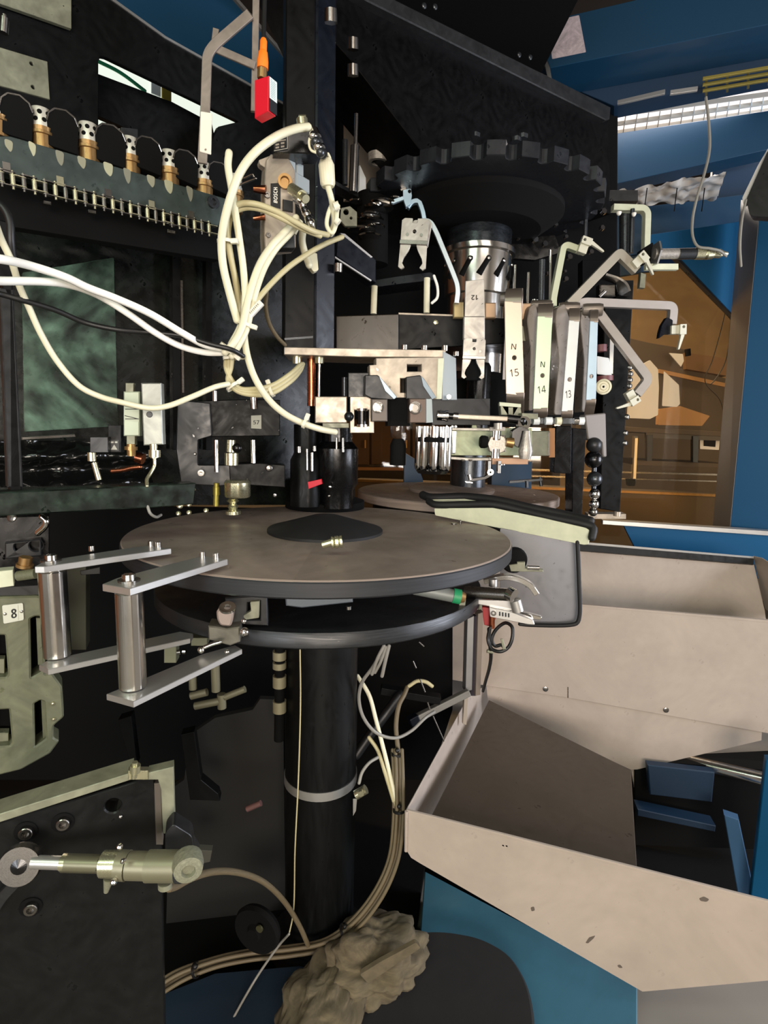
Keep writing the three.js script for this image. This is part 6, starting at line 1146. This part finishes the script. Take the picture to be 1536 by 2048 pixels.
// mechanism under the disc, left of the pedestal
{
  const P = wall(450, 1250, 0.9, 8);
  const t = thing('latch_block', 'pinkish capped latch on a grey block under the turntable', 'latch');
  t.part('block', plate(P, [416, 1252, 434, 1254, 452, 1258, 479, 1254, 480, 1284, 460, 1292, 417, 1280], 0.04, { bevel: 0.002 }), std(0x6b685c, 0.5, 0.3, { map: g4 }));
  t.part('cap', plate(shift(P, -0.004), [432, 1222, 444, 1214, 464, 1216, 467, 1232, 462, 1254, 440, 1252, 434, 1240], 0.03, { r: 0.006, bevel: 0.003 }), std(0x8d7f76, 0.5, 0.2));
  t.part('ring', turned(at(455, 1217, 0.885), v3(0.1, 1, 0.5).normalize(), [0.006, 0, 0.013, 0, 0.013, 0.004, 0.006, 0.004, 0.006, 0], 24), M.steel);
  t.part('frame', plate(shift(P, -0.03), [450, 1196, 534, 1190, 536, 1252, 492, 1250, 450, 1246], 0.03, { bevel: 0.002, holes: [[496, 1206, 520, 1202, 520, 1240, 494, 1240]] }), M.greyDark);
  t.part('toggle', plate(shift(P, -0.02), [500, 1204, 519, 1202, 518, 1236, 490, 1240, 486, 1232, 502, 1222], 0.012, { r: 0.002 }), M.castGrey);
  t.part('ball', [new THREE.SphereGeometry(0.0045, 12, 10).translate(...at(488, 1242, 0.89).toArray()), new THREE.SphereGeometry(0.008, 14, 10).translate(...at(489, 1264, 0.9).toArray())], M.chrome);
  t.part('link', [ptube([410, 1294, 0.88, 425, 1288, 0.88, 440, 1284, 0.88], 0.0035), new THREE.SphereGeometry(0.006, 10, 8).translate(...at(402, 1300, 0.88).toArray()), new THREE.SphereGeometry(0.004, 10, 8).translate(...at(454, 1304, 0.87).toArray())], M.steel);
  const s = thing('rod_assembly', 'dim olive rods and blocks under the front roller arm', 'frame');
  for (const [x0, y0, x1, y1, r] of [[430, 1322, 432, 1382, 0.009], [385, 1345, 386, 1378, 0.008], [443, 1388, 444, 1416, 0.009], [382, 1392, 414, 1384, 0.008], [390, 1412, 440, 1402, 0.008], [450, 1394, 490, 1378, 0.007]]) s.part('rod', prod([x0, y0, 1.1], [x1, y1, 1.1], r), std(0x6d6a55, 0.5, 0.4));
  s.part('block', [rect(wall(345, 1300, 1.05, 8), 328, 1290, 352, 1326, 0.03), rect(wall(400, 1285, 1.05, 8), 382, 1276, 414, 1292, 0.03)], std(0x676852, 0.55, 0.2));
  s.part('pin', [prod([355, 1305, 1.02], [362, 1304, 1.02], 0.005), prod([366, 1303, 1.02], [372, 1303, 1.02], 0.005), prod([366, 1360, 0.98], [374, 1359, 0.98], 0.0045)], M.chrome);
  const k = thing('bush_stack', 'stack of pale bushings on a dark spindle left of the pedestal', 'spindle');
  k.part('spindle', prod([560, 1290, 1.25], [558, 1480, 1.25], 0.012), M.blackDeep);
  for (const [y, h] of [[1310, 16], [1330, 12], [1362, 22], [1412, 22]]) k.part('bushing', prod([559, y - h / 2, 1.25], [559, y + h / 2, 1.25], 0.016), std(0x8f8a70, 0.5, 0.3));
}
// spindle head behind the disc
{
  const P = wall(450, 890, 1.45, 14);
  const t = thing('spindle_head', 'black spindle bracket with chrome pins behind the turntable', 'spindle');
  t.part('left_cheek', plate(shift(P, 0.02), [355, 800, 420, 806, 424, 872, 396, 880, 396, 930, 560, 930, 560, 960, 440, 972, 362, 968, 352, 900], 0.03, { bevel: 0.002, r: 0.004 }), M.greyDark);
  t.part('upper_block', plate(P, [388, 802, 500, 798, 560, 800, 560, 872, 388, 874], 0.06, { bevel: 0.002 }), M.black);
  t.part('lower_block', plate(shift(P, 0.03), [458, 928, 520, 926, 570, 930, 570, 975, 460, 968], 0.06, { bevel: 0.002 }), M.black);
  t.part('pin', prod([432, 880, 1.4], [433, 944, 1.4], 0.0055), M.chrome);
  t.part('pin', prod([506, 880, 1.42], [507, 926, 1.42], 0.006), M.chrome);
  t.part('pin', [prod([430, 782, 1.42], [430, 802, 1.42], 0.006), prod([507, 795, 1.45], [508, 818, 1.45], 0.009)], M.steel);
  t.part('plunger', [prod([462, 880, 1.42], [461, 904, 1.42], 0.011), prod([463, 906, 1.42], [463, 930, 1.42], 0.017)], M.zinc);
  t.part('cam', new THREE.SphereGeometry(0.012, 14, 10).translate(...at(474, 896, 1.39).toArray()), M.blackGloss);
  t.part('collet', turned(at(475, 994, 1.42), UP, [0, 0, 0.03, 0, 0.0325, 0.004, 0.0325, 0.038, 0.028, 0.044, 0, 0.044], 32), M.zinc);
  t.part('stem', turned(at(466, 1028, 1.42), UP, [0, 0, 0.02, 0, 0.02, 0.008, 0.01, 0.012, 0.014, 0.02, 0.008, 0.028, 0.016, 0.034, 0.01, 0.04, 0, 0.04], 24), M.zinc);
  t.part('oiler', [prod([433, 966, 1.42], [432, 1012, 1.42], 0.007), prod([433, 974, 1.415], [433, 990, 1.415], 0.009, 0.009, 6)], std(0xa9a04e, 0.4, 0.7));
  t.part('screw', [capScrew(at(402, 946, 1.4), P.n, 0.008, 0.005), domeScrew(at(538, 936, 1.41), P.n, 0.009, 0.006), domeScrew(at(390, 908, 1.41), P.n, 0.004, 0.004)], M.steelDark);
  const n = thing('tag_plate', 'small worn metal tag with the number 57 on the dark spindle head', 'number plate');
  n.part('plate', plate(shift(P, 0.003), [502, 831, 523, 830, 523, 858, 502, 857], 0.002), std(0x8e8f86, 0.5, 0.3));
  n.part('numeral', printQuad(shift(P, 0.0032), 503, 833, 522, 832, 522, 856, 503, 856), printMat(96, 128, (x) => { x.fillStyle = '#8a8b80'; x.fillRect(0, 0, 96, 128); x.fillStyle = '#20201c'; x.font = 'bold 60px sans-serif'; x.textAlign = 'center'; x.textBaseline = 'middle'; x.fillText('57', 48, 68); }, 0.5, 0.2));
  const r = thing('rear_spindle', 'black glossy cylinders with chrome glints right of the spindle head', 'spindle');
  const rc = at(672, 1000, 1.62), rc2 = at(612, 990, 1.6);
  r.part('barrel', turned(v3(rc.x, rc.y, rc.z), UP, [0, -0.02, 0.05, -0.02, 0.05, 0.03, 0.062, 0.05, 0.062, 0.15, 0.045, 0.17, 0.045, 0.21, 0, 0.21], 36), M.blackGloss);
  r.part('barrel', turned(v3(rc2.x, rc2.y, rc2.z), UP, [0, -0.03, 0.045, -0.03, 0.045, 0.1, 0.035, 0.12, 0.035, 0.2, 0, 0.2], 32), M.black);
  r.part('pin', [[598, 893, 905, 0.006], [614, 898, 940, 0.003], [629, 892, 902, 0.005], [673, 876, 898, 0.003], [686, 876, 904, 0.004], [624, 905, 942, 0.004]].map(([x, y0, y1, q]) => prod([x, y0, 1.54], [x, y1, 1.54], q)), M.steel);
  r.part('red_tag', plate(wall(630, 968, 1.52, -8), [615, 964, 642, 958, 644, 968, 617, 978], 0.01), M.red, 'small red tag');
  r.part('foot_screw', [domeScrew(at(660, 974, 1.55), v3(0, 0, 1), 0.005, 0.005), domeScrew(at(550, 990, 1.5), v3(0, 0, 1), 0.006, 0.006), domeScrew(at(658, 992, 1.54), v3(0, 0, 1), 0.004, 0.005)], M.chrome);
  const d = thing('rear_drum', 'black cylinder flange just behind the turntable hub', 'flange');
  d.part('drum', turned(at(650, 1000, 1.7), UP, [0, -0.03, 0.12, -0.03, 0.12, 0.0, 0.09, 0.01, 0.09, 0.06, 0, 0.06], 40), M.blackDeep);
  const e = thing('under_rail_bits', 'small shiny screws and springs hanging under the oily rail', 'screws');
  for (const [x, y, r0] of [[360, 1011, 0.008], [378, 1009, 0.006], [357, 1027, 0.006], [378, 1025, 0.006], [412, 1021, 0.006], [388, 979, 0.004]]) e.part('screw', domeScrew(at(x, y, 1.3), v3(0, 0.3, 1).normalize(), r0, 0.006), M.zinc);
}
// cables, rag and dark cover on the floor
{
  const H = (label, flat, r, mat) => single('cable', label, 'cable', ptube(flat, r), mat);
  [[-9, 0], [4, 0.001], [-3, -0.0105], [10, -0.0095]].forEach(([o, z], i) => H(['upper rear', 'lower rear', 'upper front', 'lower front'][i] + ' tan cable of the bundle curving along the floor at bottom', [262 + o, 2075, 1.05 + z, 286 + o, 2010 + o * 0.3, 1.08 + z, 340 + o * 0.7, 1962 + o, 1.12 + z, 420, 1928 + o, 1.15 + z, 500, 1910 + o, 1.165 + z, 580, 1902 + o, 1.17 + z, 650, 1888 + o, 1.17 + z, 705 + o * 0.5, 1852 + o, 1.175 + z, 755 + o * 0.9, 1790 + o * 0.5, 1.19 + z, 786 + o, 1720, 1.21 + z, 796 + o, 1640, 1.23 + z, 796 + o, 1560, 1.26 + z, 794 + o, 1500, 1.3 + z], 0.0046, M.cableTan));
  H('beige cable rising from the bundle tie toward the pedestal top', [792, 1600, 1.24, 780, 1550, 1.26, 765, 1490, 1.28, 752, 1440, 1.3, 738, 1390, 1.32, 715, 1352, 1.34], 0.0052, M.tubeIvory);
  H('beige cable climbing left of the bundle beside the pedestal', [790, 1610, 1.24, 770, 1545, 1.26, 755, 1500, 1.28, 738, 1475, 1.29], 0.0048, M.cableBeige);
  H('grey cable hanging in a wide loop under the black ring', [770, 1294, 1.2, 745, 1335, 1.22, 724, 1365, 1.24, 718, 1400, 1.26, 727, 1435, 1.27, 752, 1465, 1.28, 790, 1476, 1.3, 822, 1462, 1.33, 850, 1436, 1.36, 868, 1424, 1.4], 0.0042, M.cableGrey);
  H('tan cable running straight up from the bundle to a dark joint', [796, 1500, 1.3, 792, 1450, 1.32, 798, 1410, 1.34, 808, 1390, 1.36, 814, 1375, 1.38], 0.006, M.cableTan);
  H('yellowish short cable arcing right of the dark joint', [818, 1372, 1.38, 835, 1362, 1.38, 852, 1364, 1.38, 864, 1372, 1.38], 0.005, M.cableBeige);
  H('dark hose slanting down left behind the grey loop cable', [800, 1390, 1.42, 770, 1430, 1.4, 740, 1470, 1.38, 712, 1510, 1.36], 0.013, M.cableBlack);
  H('thin grey cable curling to the hose clamp screw', [718, 1566, 1.2, 724, 1545, 1.21, 738, 1526, 1.22, 755, 1515, 1.24], 0.0038, M.cableGrey);
  single('wire_loops', 'three thin grey wire ends hanging from the ring underside', 'wire', [ptube([768, 1292, 1.15, 756, 1315, 1.15, 744, 1348, 1.16], 0.004), ptube([772, 1294, 1.15, 762, 1322, 1.15, 750, 1345, 1.16], 0.0035), ptube([778, 1292, 1.15, 771, 1320, 1.15, 764, 1352, 1.16], 0.004)], M.cableGrey);
  single('thin_chain', 'thin broken silver wire dangling under the black ring', 'wire', [[838, 1284, 848, 1293], [826, 1322, 832, 1336], [840, 1358, 850, 1384], [855, 1404, 860, 1420], [866, 1432, 888, 1482]].map(([a, b, c, d]) => prod([a, b, 1.3], [c, d, 1.3], 0.0018)), M.steelDark);
  single('joint_bracket', 'dark bracket bar behind the loose cables', 'bar', barBetween(at(762, 1378, 1.45), at(880, 1398, 1.45), 0.03, 0.02, v3(0, 0, 1)), M.black);
  H('tan hose arching from the air cylinder down to the floor bundle', [338, 1776, 0.68, 352, 1772, 0.7, 385, 1755, 0.76, 430, 1743, 0.84, 480, 1746, 0.93, 530, 1766, 1.02, 570, 1805, 1.09, 598, 1850, 1.13, 616, 1890, 1.15], 0.0056, M.cableTan);
  H('thin grey cable crossing the dark blue plinth at the bottom', [578, 1868, 1.1, 560, 1888, 1.13, 540, 1915, 1.13, 510, 1960, 1.12, 470, 2030, 1.07, 455, 2060, 1.05], 0.0028, M.cableGrey);
  const tie = (label, x, y, d, dx, dy, r) => { const p = at(x, y, d), dir = v3(dx, -dy, 0.1).normalize(); const o = thing('cable_tie', label, 'cable tie'); o.part('band', turned(p, dir, [r, -0.003, r + 0.002, -0.003, r + 0.002, 0.003, r, 0.003, r, -0.003], 24), M.cableBlack); o.part('head', new THREE.SphereGeometry(0.006, 10, 8).translate(p.x, p.y + r, p.z + 0.004), M.cableBlack); };
  tie('black cable tie on the upright part of the tan bundle', 798, 1620, 1.23, 0.05, 1, 0.013);
  tie('black cable tie at the bend of the bundle above the rag', 690, 1862, 1.17, 0.8, -0.6, 0.016);
  tie('black cable tie on the bundle over the dark blue plinth', 392, 1940, 1.13, 0.9, -0.35, 0.014);
  tie('black cable tie halfway up the cables near the grey loop', 794, 1508, 1.29, 0, 1, 0.012);
  // crumpled rag
  const rag = (c, rx, ry, rz, s, tilt) => { const g = new THREE.SphereGeometry(1, 72, 48), p = g.attributes.position; for (let i = 0; i < p.count; i++) { const x = p.getX(i), y = p.getY(i), z = p.getZ(i); const k = 1 + 0.34 * perlin.noise(x * 1.7 + s, y * 1.7, z * 1.7) + 0.34 * Math.abs(perlin.noise(x * 2.6 + s, y * 4 + 2, z * 2.2)) + 0.04 * perlin.noise(x * 9, y * 9 + s, z * 9); p.setXYZ(i, x * rx * k, Math.max(y * ry * k, -ry * 0.8), z * rz * k); } g.rotateY(tilt); g.translate(c.x, c.y, c.z); g.computeVertexNormals(); return g; };
  const r = thing('rag', 'crumpled dirty beige rag on the machine base under the cables', 'rag');
  const rb = onY(745, 1915, 0.17);
  r.part('heap', rag(rb, 0.115, 0.065, 0.085, 2.3, 0.5), M.rag);
  r.part('fold', rag(onY(650, 1995, 0.16), 0.075, 0.035, 0.13, 7.7, -0.4), M.rag);
  r.part('tail', plate(wall(800, 1912, 1.08, 10), [720, 1950, 760, 1925, 832, 1886, 842, 1896, 780, 1938, 736, 1968], 0.012, { r: 0.004 }), M.rag);
  const cv = thing('floor_cover', 'big rounded dark cover lying on the blue plinth at the bottom', 'cover');
  cv.part('cover', plate(deck(0.14), [690, 1905, 800, 1866, 880, 1858, 960, 1872, 1020, 1905, 1056, 1965, 1070, 2030, 1070, 2250, 540, 2250, 590, 2010], 0.035, { r: 0.05, bevel: 0.006 }), std(0x131110, 0.85, 0, { map: g4 }));
}

settle();
renderer.render(scene, camera);
